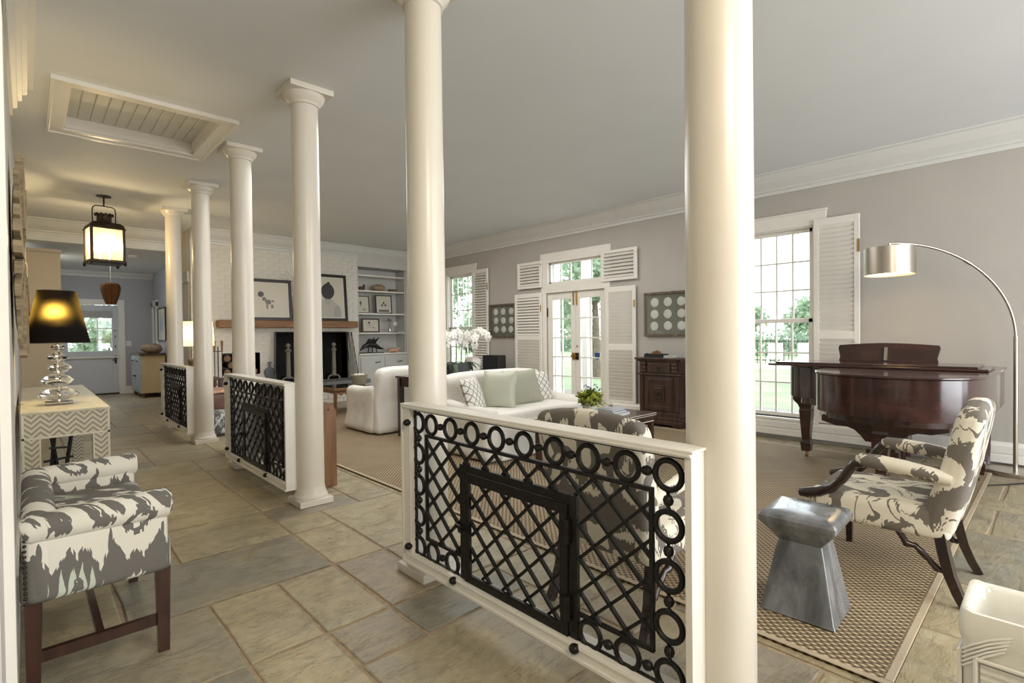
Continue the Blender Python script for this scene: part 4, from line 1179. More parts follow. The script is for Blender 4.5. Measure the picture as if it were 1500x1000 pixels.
# ================================================================== GRAND PIANO
t = thing('grand_piano', 'dark mahogany baby grand piano with its lid closed by the near window', 'piano', (5.2, 1.08, 0))
PX, PY = 5.2, 1.08
out = [(5.95, .32), (5.2, .33), (4.80, .35), (4.58, .40), (4.45, .49), (4.375, .62), (4.34, .78), (4.345, .93), (4.38, 1.08), (4.45, 1.21), (4.56, 1.315), (4.70, 1.37), (4.88, 1.385), (5.04, 1.405), (5.18, 1.47), (5.28, 1.59), (5.35, 1.72), (5.45, 1.81), (5.60, 1.85), (5.95, 1.86)]
def smooth_closed(P, keep=2):
    Q = []
    for i in range(len(P) - 1):
        p0, p1, p2, p3 = P[max(i - 1, 0)], P[i], P[i + 1], P[min(i + 2, len(P) - 1)]
        for s_ in range(3):
            u = s_ / 3
            Q.append(tuple(.5 * (2 * p1[a] + (p2[a] - p0[a]) * u + (2 * p0[a] - 5 * p1[a] + 4 * p2[a] - p3[a]) * u * u + (-p0[a] + 3 * p1[a] - 3 * p2[a] + p3[a]) * u ** 3) for a in (0, 1)))
    Q.append(P[-1]); return Q
O2 = smooth_closed(out)
def off(P, k):
    cx, cy = 5.2, 1.08
    return [(cx + (x - cx) * k - PX, cy + (y - cy) * k - PY) for x, y in P]
obj('rim', MB().prism(off(O2, 1.0), .63, .912, 'z'), MAHOG, t, 35)
obj('lid', MB().prism(off(O2, 1.018), .916, .936, 'z'), MAHOG, t, 35, bevel=.006)
obj('bottom_frame', MB().prism(off(O2, .86), .57, .63, 'z'), MAHOG, t, 35)
obj('lid_flap', MB().box(5.12 - PX, .36 - PY, .938, 5.66 - PX, 1.90 - PY, .956).box(5.14 - PX, .42 - PY, .956, 5.62 - PX, 1.84 - PY, .972), MAHOG, t, bevel=.003)
obj('lip', MB().box(5.46 - PX, 1.86 - PY, .940, 5.60 - PX, 1.95 - PY, .947), MAHOG, t)
nd = [(-.375, .0), (-.365, .04), (-.385, .13), (-.375, .155)] + [(-.375 + .75 * k / 10, .155 + .022 * math.sin(PI * k / 10)) for k in range(1, 10)] + [(.375, .155), (.385, .13), (.365, .04), (.375, .0)]
md = obj('music_desk', MB().prism(nd, -.01, .01, 'x'), MAHOG, t, loc=(5.70 - PX, 1.09 - PY, .965), rot=(0, .25, 0), bevel=.003)
obj('desk_prop', MB().box(-.035, -.012, .01, -.012, .012, .13), STEEL, md)
obj('key_slip', MB().box(5.93 - PX, .36 - PY, .60, 6.02 - PX, 1.82 - PY, .70), MAHOG, t, bevel=.004)
obj('keyboard', MB().box(5.955 - PX, .50 - PY, .70, 6.02 - PX, 1.68 - PY, .72), PETAL, t)
def pleg(x, y_, nm='leg'):
    x -= PX; y_ -= PY; mb = MB()
    def sq(h, z): return [(x - h, y_ - h, z), (x + h, y_ - h, z), (x + h, y_ + h, z), (x - h, y_ + h, z)]
    prof = [(.095, .64), (.095, .58), (.088, .565), (.062, .53), (.050, .49), (.054, .47), (.034, .175), (.044, .16), (.046, .145), (.038, .07), (.028, .065)]
    vs = []; fs = []
    for h, z in prof: vs += sq(h, z)
    for i in range(len(prof) - 1):
        for k in range(4): fs.append((i * 4 + k, (i + 1) * 4 + k, (i + 1) * 4 + (k + 1) % 4, i * 4 + (k + 1) % 4))
    fs += [(0, 1, 2, 3), tuple(len(prof) * 4 - 4 + k for k in (3, 2, 1, 0))]
    mb.add(vs, fs)
    lg = obj(nm, mb, MAHOG, t, bevel=.002)
    obj('caster', MB().tube([(x, y_ - .01, RZ + .022), (x, y_ + .01, RZ + .022)], .022, 14).tube([(x, y_, .03), (x, y_, .07)], .011, 8), BRASS, lg)
for a, b in ((5.64, 1.73), (5.67, .46)): pleg(a, b)
pleg(4.72, .93)
br = [(-.40, .575), (.40, .575), (.40, .53), (.35, .515), (.30, .50), (.22, .50), (.17, .48), (.13, .44), (.10, .40), (-.10, .40), (-.13, .44), (-.17, .48), (-.22, .50), (-.30, .50), (-.35, .515), (-.40, .53)]
obj('leg_bracket', MB().prism(br, -.03, .03, 'x'), MAHOG, t, loc=(4.72 - PX, .93 - PY, 0), bevel=.004)
ly = MB().box(5.58 - PX, .98 - PY, .10, 5.70 - PX, 1.22 - PY, .17)
obj('pedal_lyre', ly.bar((5.64 - PX, 1.03 - PY, .16), (5.64 - PX, 1.0 - PY, .60), .03).bar((5.64 - PX, 1.17 - PY, .16), (5.64 - PX, 1.2 - PY, .60), .03).bar((5.64 - PX, 1.1 - PY, .16), (5.64 - PX, 1.1 - PY, .60), .012), MAHOG, t)
for dy in (-.06, 0, .06): obj('pedal', MB().box(5.70 - PX, 1.1 + dy - .012 - PY, .11, 5.80 - PX, 1.1 + dy + .012 - PY, .122), BRASS, t)
t = thing('piano_bench', 'dark wooden piano bench behind the piano', 'bench', (6.17, .74, 0))
obj('seat', MB().rbox((0, 0, .455), (.32, .66, .07), .015), MAHOG, t, 40)
for sx in (-1, 1):
    for sy in (-1, 1): obj('leg', MB().tube([(sx * .12, sy * .28, .43), (sx * .125, sy * .285, RZ)], [.035, .022], 4), MAHOG, t)

# ================================================================== STOOL, PLANTER, ARC LAMP
def rr(prof, hw, hd, rad, n=5, fn=None):
    """rounded-rectangle lathe: prof gives (inset, z)"""
    mb = MB(); vs = []; fs = []; N = 4 * (n + 1)
    for ins, z in prof:
        a, b = hw - ins, hd - ins; r_ = max(.002, min(rad, a * .9, b * .9))
        for q, (sx, sy) in enumerate(((1, 1), (-1, 1), (-1, -1), (1, -1))):
            for k in range(n + 1):
                an = PI / 2 * (q + k / n)
                p = (sx * (a - r_) + r_ * math.cos(an), sy * (b - r_) + r_ * math.sin(an), z)
                vs.append(fn(p) if fn else p)
    for i in range(len(prof) - 1):
        for k in range(N): fs.append((i * N + k, i * N + (k + 1) % N, (i + 1) * N + (k + 1) % N, (i + 1) * N + k))
    fs += [tuple(range(N - 1, -1, -1)), tuple((len(prof) - 1) * N + k for k in range(N))]
    return mb.add(vs, fs)
t = thing('garden_stool', 'gray glazed waisted square stool standing on the rug corner', 'stool', (2.535, .785, RZ), .04)
GZ = brushed_gray()
obj('pedestal', rr([(.004, 0), (0, .006), (.006, .02), (.030, .15), (.050, .26), (.062, .315)], .148, .148, .006), GZ, t, 25)
obj('flared_top', rr([(.062, .312), (.060, .316), (-.004, .400), (-.006, .406), (-.006, .424), (.002, .437), (.014, .443), (.05, .447), (.10, .450)], .148, .148, .010), GZ, t, 22)
t = thing('ceramic_planter', 'white glazed rectangular ceramic planter at the lower right corner', 'planter', (2.03, 0.0, 0))
def flare(p):
    c = (abs(p[0]) / .13) ** 3 * (abs(p[1]) / .195) ** 3; k = max(0, (p[2] - .38) / .07)
    return (p[0], p[1], p[2] + .035 * c * min(1, k))
obj('body', rr([(.01, 0), (.004, .01), (.004, .37), (0, .385), (-.004, .40), (-.004, .425), (0, .445), (.010, .452), (.022, .448), (.030, .43), (.034, .40), (.036, .06), (.06, .05)], .13, .195, .03, fn=flare), CERAM, t, 50)
obj('basket_panel', MB().box(-.131, -.15, .05, -.128, .15, .33).box(-.10, .1915, .05, .10, .1945, .33), ribbed('ceramic_basketwork', (.74, .73, .66), 330), t)
obj('panel_bead', MB().tube([(-.132, -.16, .34), (-.132, .16, .34)], .006, 6).tube([(-.132, .16, .34), (-.132, .16, .04)], .006, 6).tube([(-.11, .1955, .34), (.11, .1955, .34)], .006, 6).tube([(-.11, .1955, .34), (-.11, .1955, .04)], .006, 6).tube([(.11, .1955, .34), (.11, .1955, .04)], .006, 6), CERAM, t)
wrap = MB()
for k in range(5): wrap.tube([(-.1325, .085 + k * .004, .428 - k * .011), (-.134, .13 + k * .002, .405 - k * .012), (-.130, .168, .375 - k * .012), (-.118, .188, .352 - k * .012)], .0035, 5)
obj('corner_wrap', wrap, CERAM, t, 60)

t = thing('arc_floor_lamp', 'brushed steel arc floor lamp with a drum shade over the piano', 'lamp', (6.20, .265, 0))
BX, BY = 6.20, .265; SX, SY = 5.72, 1.068
obj('base', MB().lathe([(.19, 0), (.195, .006), (.195, .03), (.188, .036), (.0, .036)], 40), STEEL, t, 40)
obj('pole', MB().tube([(0, 0, .03), (0, 0, 1.19)], .017, 12), STEEL, t, 60)
arc = []
for k in range(25):
    a = PI / 2 * k / 24; arc.append(((SX - BX) * (1 - math.cos(a)), (SY - BY) * (1 - math.cos(a)), 1.17 + .87 * math.sin(a)))
obj('arm', MB().tube(arc, [.011] * 25, 8), STEEL, t, 60)
obj('joint', MB().tube([arc[13], arc[14]], .015, 8), STEEL, t, 60)
sc = Vector((SX - BX, SY - BY, 0))
obj('shade', MB().lathe([(.196, 1.755), (.196, 2.0), (.192, 2.0), (.192, 1.755), (.196, 1.755)], 48, sc, False), STEEL, t, 50)
obj('shade_lining', MB().lathe([(.191, 1.757), (.191, 1.998), (.02, 1.999)], 48, sc, False), PLASTER, t, 50)
obj('diffuser', MB().lathe([(0.0, 1.772), (.19, 1.772)], 40, sc, False), translucent('opal_diffuser', (.8, .75, .62), (.95, .88, .72), .75), t)
obj('bulb', MB().sphere(sc + Vector((0, 0, 1.88)), .04, 12, 8), BULB, t, 60)
obj('stem', MB().tube([sc + Vector((0, 0, 2.04)), sc + Vector((0, 0, 1.92))], .01, 8), STEEL, t)
point('arc_lamp_light', (SX, SY, 1.84), 26, (1.0, .78, .48), .05)
tag(obj('floor_cable', MB().tube([(5.66, .50, .006), (5.40, .60, .006), (5.42, .52, .006), (5.55, .42, .006), (5.70, .30, .006), (5.84, .21, .006), (6.0, .06, .006), (6.2, -.1, .006)], .006, 6), BLACK), 'black cable lying on the stone floor behind the right armchair', 'cable')

# ================================================================== CABINET BY THE WINDOW WALL
t = thing('carved_cabinet', 'dark carved wooden cabinet under the right shell panel', 'cabinet', (6.29, 3.70, 0))
obj('body', MB().box(-.10, -.30, .12, .10, .30, .88), ROSEW, t)
obj('plinth', MB().box(-.13, -.33, .03, .11, .33, .08).box(-.115, -.315, .08, .105, .315, .13).box(-.12, -.32, 0, .11, -.20, .03).box(-.12, .20, 0, .11, .32, .03), ROSEW, t, bevel=.006)
obj('top', MB().box(-.15, -.355, .895, .12, .355, .92).box(-.125, -.33, .87, .11, .33, .895), ROSEW, t, bevel=.005)
obj('cornice', MB().box(-.13, -.335, .685, .105, .335, .705), ROSEW, t, bevel=.004)
dr = obj('drawer', MB().box(-.115, -.17, .72, -.10, .17, .85), ROSEW, t, bevel=.004); obj('knob', MB().tube([(-.115, 0, .785), (-.13, 0, .785), (-.145, 0, .785)], [.01, .014, .022], 10), BLACK, dr, 50)
for s in (-1, 1):
    for k in range(3): obj('corbel', MB().box(-.13 + k * .006, s * .235 - .045, .72 + .05 * (2 - k) , -.10, s * .235 + .045, .755 + .05 * (2 - k)), ROSEW, t, bevel=.005)
    obj('pilaster', MB().box(-.112, s * .265 - .03, .20, -.10, s * .265 + .03, .68), ROSEW, t, bevel=.003)
dd = obj('door', MB().box(-.108, -.22, .20, -.10, .22, .67).box(-.118, -.20, .22, -.108, -.15, .65).box(-.118, .15, .22, -.108, .20, .65).box(-.118, -.15, .60, -.108, .15, .65).box(-.118, -.15, .22, -.108, .15, .27).box(-.122, -.085, .33, -.108, .085, .55), ROSEW, t, bevel=.005)
obj('raised_panel', MB().box(-.132, -.06, .36, -.122, .06, .52), REDW, dd, bevel=.004); obj('knob', MB().tube([(-.13, 0, .44), (-.145, 0, .44), (-.16, 0, .44)], [.01, .014, .026], 10), BLACK, dd, 50)
obj('base_panel', MB().box(-.112, -.26, .135, -.10, .26, .19), ROSEW, t, bevel=.004)
t = thing('black_tray', 'low black tray box on top of the dark cabinet', 'tray', (6.26, 3.78, .92))
obj('box', MB().box(-.08, -.14, 0, .08, .14, .012).box(-.08, -.14, .012, -.07, .14, .05).box(.07, -.14, .012, .08, .14, .05).box(-.07, -.14, .012, .07, -.13, .05).box(-.07, .13, .012, .07, .14, .05), BLACK, t)
obj('foot_peg', MB().box(-.07, -.12, .05, -.04, -.10, .06).box(-.07, .10, .05, -.04, .12, .06), BLACK, t)
def book(label, loc, size, mt, rz=0, group='books on the tables'):
    t = thing('book', label, 'book', loc, rz, group); a, b, c_ = size[0] / 2, size[1] / 2, size[2]
    obj('cover', MB().box(-a, -b, 0, a, b, .004).box(-a, -b, c_ - .004, a, b, c_).box(a - .004, -b, .004, a, b, c_ - .004), mt, t); obj('pages', MB().box(-a + .004, -b + .004, .004, a - .004, b - .004, c_ - .004), PAPER, t)
    return t
book('thin dark book lowest beside the black tray on the cabinet', (6.25, 3.56, .92), (.15, .14, .018), plain('book_gray', (.2, .22, .24), .5))
book('thin pale blue book topmost beside the black tray on the cabinet', (6.25, 3.56, .938), (.14, .13, .016), plain('book_paleblue', (.45, .52, .55), .5))
t = thing('wood_blocks', 'pale carved wooden ornament standing in the black tray', 'ornament', (6.26, 3.78, .932))
for k, (dy, hgt) in enumerate(((-.05, .07), (-.015, .085), (.02, .075), (.05, .065))): obj('block', MB().box(-.02, dy - .013, 0, .02, dy + .013, hgt), OAK, t, bevel=.004)

# shell panels
def shell_panel(label, y0, y1):
    t = thing('shell_artwork', label, 'wall art', (XR, (y0 + y1) / 2, 1.515), 0, 'framed panels of white shells'); h, w_ = .305, (y1 - y0) / 2
    f = MB(); f.box(-.05, -w_, -h, 0, -w_ + .03, h).box(-.05, w_ - .03, -h, 0, w_, h).box(-.05, -w_, h - .03, 0, w_, h).box(-.05, -w_, -h, 0, w_, -h + .03)
    obj('frame', f, GRAYW, t, bevel=.006)
    for k in range(9): obj('bark_strip', MB().obox((-.05, -w_ + (k + .5) * 2 * w_ / 9, (h - .015) * (1 if k % 2 else -1)), (.012, .07, .03), rot('X', random.uniform(-.1, .1))), GRAYW, t)
    obj('backing', MB().box(-.012, -w_ + .03, -h + .03, -.002, w_ - .03, h - .03), plain('linen_backing', (.20, .19, .15), .9, bump=.2, bscale=200), t)
    for r_ in range(3):
        for c_ in range(3): obj('shell', MB().sphere((-.016, (c_ - 1) * .205 + random.uniform(-.008, .008), (r_ - 1) * .165), (.010, .064, .064), 14, 8), PLASTER, t, 60)
    obj('glass', MB().box(-.043, -w_ + .03, -h + .03, -.041, w_ - .03, h - .03), GLASS, t)
random.seed(11)
shell_panel('driftwood framed shell panel left of the french doors', 6.70, 7.42)
shell_panel('driftwood framed shell panel right of the french doors, above the cabinet', 3.35, 4.06)

# ================================================================== SOFA GROUP
def slip(name, label, cat, loc, rz, w_, d, seat, arm, back, group=None, aw=.17):
    """front faces local -y"""
    t = thing(name, label, cat, loc, rz, group); k = .5
    def skirt(q): return (q.x * (1 + .03 * max(0, -q.z)) , q.y * (1 + .04 * max(0, -q.z)) + .004 * math.sin(q.x * 23), q.z)
    def fl(q, h):
        return .045 * max(0.0, -q.z / h) ** 1.5
    obj('skirt', MB().rbox((0, -.02, seat * .5 - .03), (w_ - 2 * aw + .06, d - .10, seat - .07), .02, fn=lambda q: (q.x, q.y - (fl(q, seat * .5) if q.y < 0 else 0) + .004 * math.sin(q.x * 23), q.z), mid=14), SOFA, t, 60)
    obj('seat_cushion', MB().rbox((0, -.06, seat - .055), (w_ - 2 * aw + .02, d - .22, .13), .045, fn=lambda q: (q.x, q.y, q.z + .015 * (1 - (2 * q.x / w_) ** 2)), mid=8), SOFA, t, 60)
    obj('backrest', MB().rbox((0, d / 2 - .10, back / 2 + .005), (w_ - .05, .19, back - .01), .07, fn=lambda q: (q.x * (1 - .06 * max(0, q.z) / back * 2 * (abs(q.x) / (w_ / 2)) ** 3) + (fl(q, back / 2) * (1 if q.x > 0 else -1) + .005 * math.sin(q.y * 40 + q.z * 9)) * .6, q.y + .12 * max(0, q.z) + (fl(q, back / 2) if q.y > 0 else 0) + .006 * math.sin(q.x * 31) * (q.z < 0), q.z - .05 * (abs(2 * q.x / w_) ** 4) * (q.z > 0)), mid=12), SOFA, t, 60)
    for s in (-1, 1):
        obj('arm', MB().rbox((s * (w_ / 2 - aw / 2), -.02, arm / 2 + .005), (aw, d - .10, arm - .01), .075, fn=lambda q: (q.x + (fl(q, arm / 2) * s if q.x * s > 0 else 0) + .006 * math.sin(q.y * 27 + 1) * (q.z < .05), q.y - (fl(q, arm / 2) if q.y < 0 else 0), q.z + .10 * max(0, q.y / d) * (q.z > 0)), mid=12), SOFA, t, 60)
    return t
slip('sofa', 'white slipcovered sofa with pillows facing the coffee table', 'sofa', (4.02, 4.19, RZ), 0, 1.62, .94, .44, .52, .83)
def pil(label, mt, loc, size, rx, rz, group=None):
    o = obj('pillow', MB().pillow(size[0], size[1], size[2], 14), mt, None, 60, weld=True, loc=loc, rot=(rx, 0, rz)); tag(o, label, 'pillow', group)
pil('white pillow with a brown lattice print at the left end of the sofa', LATT, (3.44, 4.17, .45), (.38, .38, .13), -.35, .45)
pil('plain satin sage pillow beside the left lattice pillow', SAGE2, (3.70, 4.16, .45), (.40, .42, .15), -.22, -1.12)
pil('wide ribbed sage pillow in the middle of the sofa', SAGE, (4.13, 4.14, .45), (.58, .42, .15), -.33, .06)
pil('lattice print pillow at the right end of the sofa, half behind the wide sage one', LATT, (4.50, 4.27, .45), (.36, .37, .12), -.30, -.1)
slip('slipcovered_armchair', 'white slipcovered armchair seen from its side, in front of the fireplace', 'armchair', (3.62, 6.27, RZ), PI, .94, .88, .42, .58, .85, 'white slipcovered armchairs', .18)
slip('slipcovered_armchair', 'white slipcovered armchair by the far window, behind the orchid', 'armchair', (5.72, 7.62, RZ), -PI * .65, .80, .80, .42, .58, .84, 'white slipcovered armchairs', .17)

t = thing('sofa_console', 'dark wooden console table behind the white sofa', 'table', (4.12, 5.42, 0))
obj('top', MB().box(-.80, -.23, .735, .80, .22, .76), DARKW, t, bevel=.004); obj('apron', MB().box(-.76, -.20, .63, .76, .19, .735), REDW, t)
for sx in (-1, 1):
    for sy in (-1, 1): obj('leg', MB().box(sx * .745 - .03, sy * .185 - .03, RZ, sx * .745 + .03, sy * .185 + .03, .735), DARKW, t)
# orchid
t = thing('potted_orchid', 'white orchid in a gray planter on the console behind the sofa', 'plant', (4.10, 5.38, .76))
obj('pot', rr([(.03, 0), (0, .12), (-.004, .13), (.012, .13), (.02, .09)], .19, .075, .02), POTGRAY, t, 40)
random.seed(21)
def leaf(L, wd, droop, az, x0):
    mb = MB(); n = 6; vs = []; fs = []
    for i in range(n + 1):
        u = i / n; hw_ = wd * (math.sin(PI * min(1, u * .93 + .07)) ** .7); r_ = L * u; z = .12 + .55 * L * u - droop * u * u
        for k in (-1, 0, 1):
            p = Vector((r_, k * hw_, z - (.25 * hw_ if k == 0 else 0))); p.rotate(Matrix.Rotation(az, 3, 'Z')); vs.append((p.x + x0, p.y, p.z))
    for i in range(n):
        for k in range(2): fs.append((i * 3 + k, i * 3 + k + 1, (i + 1) * 3 + k + 1, (i + 1) * 3 + k))
    return mb.add(vs, fs)
for k in range(13): obj('leaf', leaf(random.uniform(.20, .30), .032, random.uniform(.16, .30), k * .49 + random.uniform(-.2, .2), random.choice((-.1, 0, .1))), GREENL, t, 60)
fm = MB()
for k in range(5):
    a = 2 * PI * k / 5 + PI / 2; w_ = .026 if k not in (1, 4) else .034
    c = Vector((.030 * math.cos(a), 0, .030 * math.sin(a))); R = Matrix.Rotation(-a, 3, 'Y')
    fm.sphere(c, (.030, .005, w_ * .75), 8, 5, R)
fm.sphere((0, -.012, -.005), .010, 6, 4)
fmesh = mesh('flower', fm, PETAL, 60)
for s_ in range(4):
    x0 = -.12 + s_ * .08; top = .44 + .05 * (s_ % 2); dx = (-.10, -.04, .10, .20)[s_]
    pts = [(x0, 0, .1), (x0 + .01, 0, top * .6), (x0 + dx * .3, -.02, top), (x0 + dx * .8, -.05, top + .06), (x0 + dx * 1.2, -.09, top + .03), (x0 + dx * 1.5, -.12, top - .06)]
    st = obj('stem', MB().tube(pts, .005, 6), GREENL, t, 60)
    for i in range(9):
        u = .35 + .65 * i / 8; j = min(4, int(u * 5)); f = u * 5 - j; a, b = Vector(pts[j]), Vector(pts[j + 1]); p = a.lerp(b, f)
        obj('flower', fmesh, None, st, loc=p + Vector((random.uniform(-.05, .05), random.uniform(-.05, .02), random.uniform(-.03, .03))), rot=(random.uniform(-.4, .4), 0, random.uniform(-1.0, .6)))

t = thing('speaker', 'black box speaker on a stand between the far window and the left shell panel', 'speaker', (6.12, 6.98, 0))
obj('cabinet', MB().box(-.09, -.21, .59, .10, .21, .89), BLACK, t, bevel=.006); obj('stand', MB().box(-.02, -.04, .03, .03, .04, .59).box(-.09, -.13, 0, .10, .13, .03), BLACK, t); obj('grille', MB().box(-.10, -.19, .61, -.09, .19, .87), plain('speaker_cloth', (.008, .009, .012), .9), t)

# coffee table
t = thing('coffee_table', 'dark wooden coffee table with pale inlaid lines, before the sofa', 'table', (3.95, 3.03, RZ))
obj('top', MB().box(-.58, -.29, .43, .58, .29, .458), REDW, t, bevel=.003); obj('apron', MB().box(-.56, -.27, .37, .56, .27, .43), REDW, t)
il = MB()
for z in (.434, .452): il.box(-.583, -.293, z, .583, -.29, z + .005).box(.58, -.293, z, .583, .29, z + .005)
il.box(-.563, -.273, .372, .563, -.27, .380).box(.56, -.273, .372, .563, .27, .380)
obj('inlay_line', il, plain('ivory_inlay', (.66, .63, .58), .3), t)
for sx in (-1, 1):
    for sy in (-1, 1): obj('leg', MB().box(sx * .54 - .022, sy * .25 - .022, 0, sx * .54 + .022, sy * .25 + .022, .37), REDW, t)
TZ = RZ + .458
book('lowest pale book of the stack on the coffee table', (4.10, 2.97, TZ), (.30, .24, .022), plain('book_white', (.6, .6, .58), .5), .1)
book('middle blue edged book of the stack on the coffee table', (4.09, 2.98, TZ + .022), (.27, .22, .022), plain('book_blue', (.16, .22, .38), .5), .05)
book('topmost silver gray book of the stack on the coffee table', (4.09, 2.98, TZ + .044), (.25, .20, .016), plain('book_silver', (.40, .43, .48), .4), .12)
t = thing('flower_pot', 'white pot of yellow green and blue flowers on the coffee table', 'plant', (3.98, 3.13, TZ))
obj('pot', MB().lathe([(.04, 0), (.055, .05), (.065, .09), (.058, .09), (.05, .05), (0, .05)], 20), CERAM, t, 50)
random.seed(4)
lf = MB()
def sprig(mb, c, s, n):
    for _ in range(n):
        d = Vector((random.gauss(0, 1), random.gauss(0, 1), random.gauss(0, 1) + .4)).normalized(); p = Vector(c) + d * s * random.uniform(.3, 1); u = d.cross(Vector((random.random(), .3, 1))).normalized() * s * .35; v = d * s * .5
        mb.add([p - u, p + v * .2 - u * .3, p + v, p + u], [(0, 1, 2, 3)])
sprig(lf, (0, 0, .15), .085, 170)
o = obj('foliage', lf, leaf_mat('bouquet_leaf', (.05, .08, .02), (.16, .21, .05)), t); o['kind'] = 'stuff'
for k in range(9):
    a = k * .7; b = MB(); sprig(b, (0, 0, 0), .055, 60)
    obj('blossom', b, LIME, t, loc=(.085 * math.cos(a), .085 * math.sin(a), .15 + .035 * math.sin(k * 2.1)))
for k in range(6):
    a = -.6 + k * .35; b = MB(); sprig(b, (0, 0, 0), .028, 18)
    obj('blue_flower', b, plain('lavender_petal', (.20, .20, .36), .7, var=.2), t, loc=(.09 * math.cos(a), .09 * math.sin(a), .22 + .02 * (k % 3)), label='small blue lavender flower')

# low table and bowl
t = thing('low_side_table', 'low carved wooden side table with a dark glass top before the hearth', 'table', (3.82, 8.02, RZ))
obj('top', MB().box(-.37, -.34, .40, .37, .34, .435), PEW, t, bevel=.004); obj('glass_top', MB().box(-.34, -.31, .435, .34, .31, .441), plain('dark_glass', (.03, .035, .03), .08), t); obj('apron', MB().box(-.34, -.31, .35, .34, .31, .40), PEW, t)
for k in range(6): obj('carved_drop', MB().sphere((-.25 + k * .10, -.325, .345), (.04, .012, .022), 8, 6), PEW, t, 60)
for sx in (-1, 1):
    for sy in (-1, 1): obj('leg', MB().tube([(sx * .33, sy * .30, .40), (sx * .335, sy * .305, .08), (sx * .345, sy * .315, 0)], [.032, .026, .034], 4), PEW, t)
t = thing('ribbed_bowl', 'tall ribbed straw coloured planter on the low side table', 'planter', (4.02, 7.98, RZ + .441))
BOWL = ribbed('ribbed_straw', (.50, .46, .34), 260)
obj('bowl', MB().lathe([(.09, 0), (.10, .01), (.145, .16), (.15, .165), (.14, .165), (.095, .02)], 28), BOWL, t, 50)
for k in range(6): obj('shell', MB().sphere((.06 * math.cos(k * 1.05), .06 * math.sin(k * 1.05), .165), (.035, .03, .022), 8, 6), PETAL, t, 60)

# ================================================================== FIREPLACE
t = thing('fireplace_hearth', 'raised hearth of white brick with a gray slate slab', 'hearth', (3.7, 9.70, 0))
obj('core', MB().box(-1.45, -.24, 0, 1.25, .235, .335), MORTW, t)
for r_ in range(4):
    for k in range(13):
        x = -1.345 + k * .2075 + (.0 if r_ % 2 else -.10)
        if x > 1.16: continue
        obj('brick', bs[0], None, t, loc=(x + .0, -.246 + random.uniform(-.003, .003), .04 + r_ * .082))
for k in range(3): obj('slab', MB().box(-1.49 + k * .93, -.29, .335, -1.49 + k * .93 + .922, .236, .408), SLATE, t, bevel=.006)
HZ = .408
for lb, x in (('tall gray andiron with a ball finial, left in the fireplace', 3.56), ('tall gray andiron with a ball finial, right in the fireplace', 4.44)):
    t = thing('andiron', lb, 'andiron', (x, 9.87, HZ), 0, 'andirons in the fireplace')
    obj('shaft', MB().lathe([(.05, .08), (.042, .10), (.036, .56), (.055, .58), (.058, .60), (.03, .62), (.022, .65)], 14), STONE, t, 40); obj('ball', MB().sphere((0, 0, .69), .042, 14, 10), STONE, t, 60)
    obj('feet', MB().tube([(-.12, 0, .012), (-.10, 0, .07), (-.03, 0, .10), (0, 0, .105), (.03, 0, .10), (.10, 0, .07), (.12, 0, .012)], .016, 8), STONE, t, 60); obj('log_rest', MB().tube([(0, 0, .09), (0, .35, .09), (0, .38, .01)], .014, 6), IRON, t)
t = thing('fire_screen', 'folding black wire mesh fire screen before the firebox', 'screen', (4.05, 9.80, HZ))
def mesh_mat():
    t_ = NT('wire_mesh'); s = t_.sep(t_.coords()); tr = t_.n('ShaderNodeBsdfTransparent'); d = t_.n('ShaderNodeBsdfDiffuse'); d.inputs[0].default_value = (.03, .03, .03, 1)
    a = t_.math('LESS_THAN', t_.math('FRACT', t_.math('MULTIPLY', t_.math('ADD', t_.math('ADD', s[0], s[1]), 5), 70.0)), .32); b = t_.math('LESS_THAN', t_.math('FRACT', t_.math('MULTIPLY', s[2], 70.0)), .32)
    mx = t_.n('ShaderNodeMixShader'); t_.l(t_.math('MAXIMUM', a, b), mx.inputs[0]); t_.l(tr.outputs[0], mx.inputs[1]); t_.l(d.outputs[0], mx.inputs[2]); t_.l(mx.outputs[0], t_.out.inputs[0]); return t_.m
MESHM = mesh_mat()
for s in (-1, 1):
    P = [(s * .70, .12, 0), (s * .82, -.14, 0), (s * .75, .02, .93), (s * .68, .12, .94)]
    obj('wing', MB().add([P[0], P[1], P[2], P[3]], [(0, 1, 2, 3)]), MESHM, t)
    obj('wing_frame', MB().tube([P[0], P[1], P[2], P[3]], .006, 6, True), IRON, t)
obj('top_bar', MB().tube([(-.70, .12, .94), (.70, .12, .94)], .007, 6), IRON, t)
t = thing('bellows', 'dark pear shaped fireplace bellows leaning on the brick wall', 'bellows', (3.24, 9.90, HZ))
bo = []
for k in range(16):
    a = 2 * PI * k / 16; bo.append((.085 * math.sin(a) * (1 - .25 * math.cos(a)), .18 + .125 * -math.cos(a)))
obj('board', MB().prism(bo, -.025, .025, 'y'), POTGRAY, t, 40, bevel=.006); obj('handle', MB().prism([(-.022, .29), (.022, .29), (.018, .35), (.032, .40), (-.032, .40), (-.018, .35)], -.012, .012, 'y'), POTGRAY, t); obj('nozzle', MB().tube([(0, 0, .07), (0, 0, .0)], [.02, .009], 8), BRONZE, t)
t = thing('mantel_beam', 'rough oak mantel beam across the white brick wall', 'mantel', (3.64, 9.85, 1.43))
obj('beam', MB().box(-1.255, -.14, 0, 1.255, .115, .128), OAK, t, bevel=.012)
t = thing('fire_tool_stand', 'stand of fireplace tools with long handles by the log niche', 'fire tools', (2.33, 9.62, HZ))
obj('base', MB().lathe([(.09, 0), (.09, .015), (.02, .03)], 16), IRON, t); obj('post', MB().tube([(0, 0, .02), (0, 0, .70)], .008, 8).bar((-.07, 0, .62), (.07, 0, .62), .012), IRON, t)
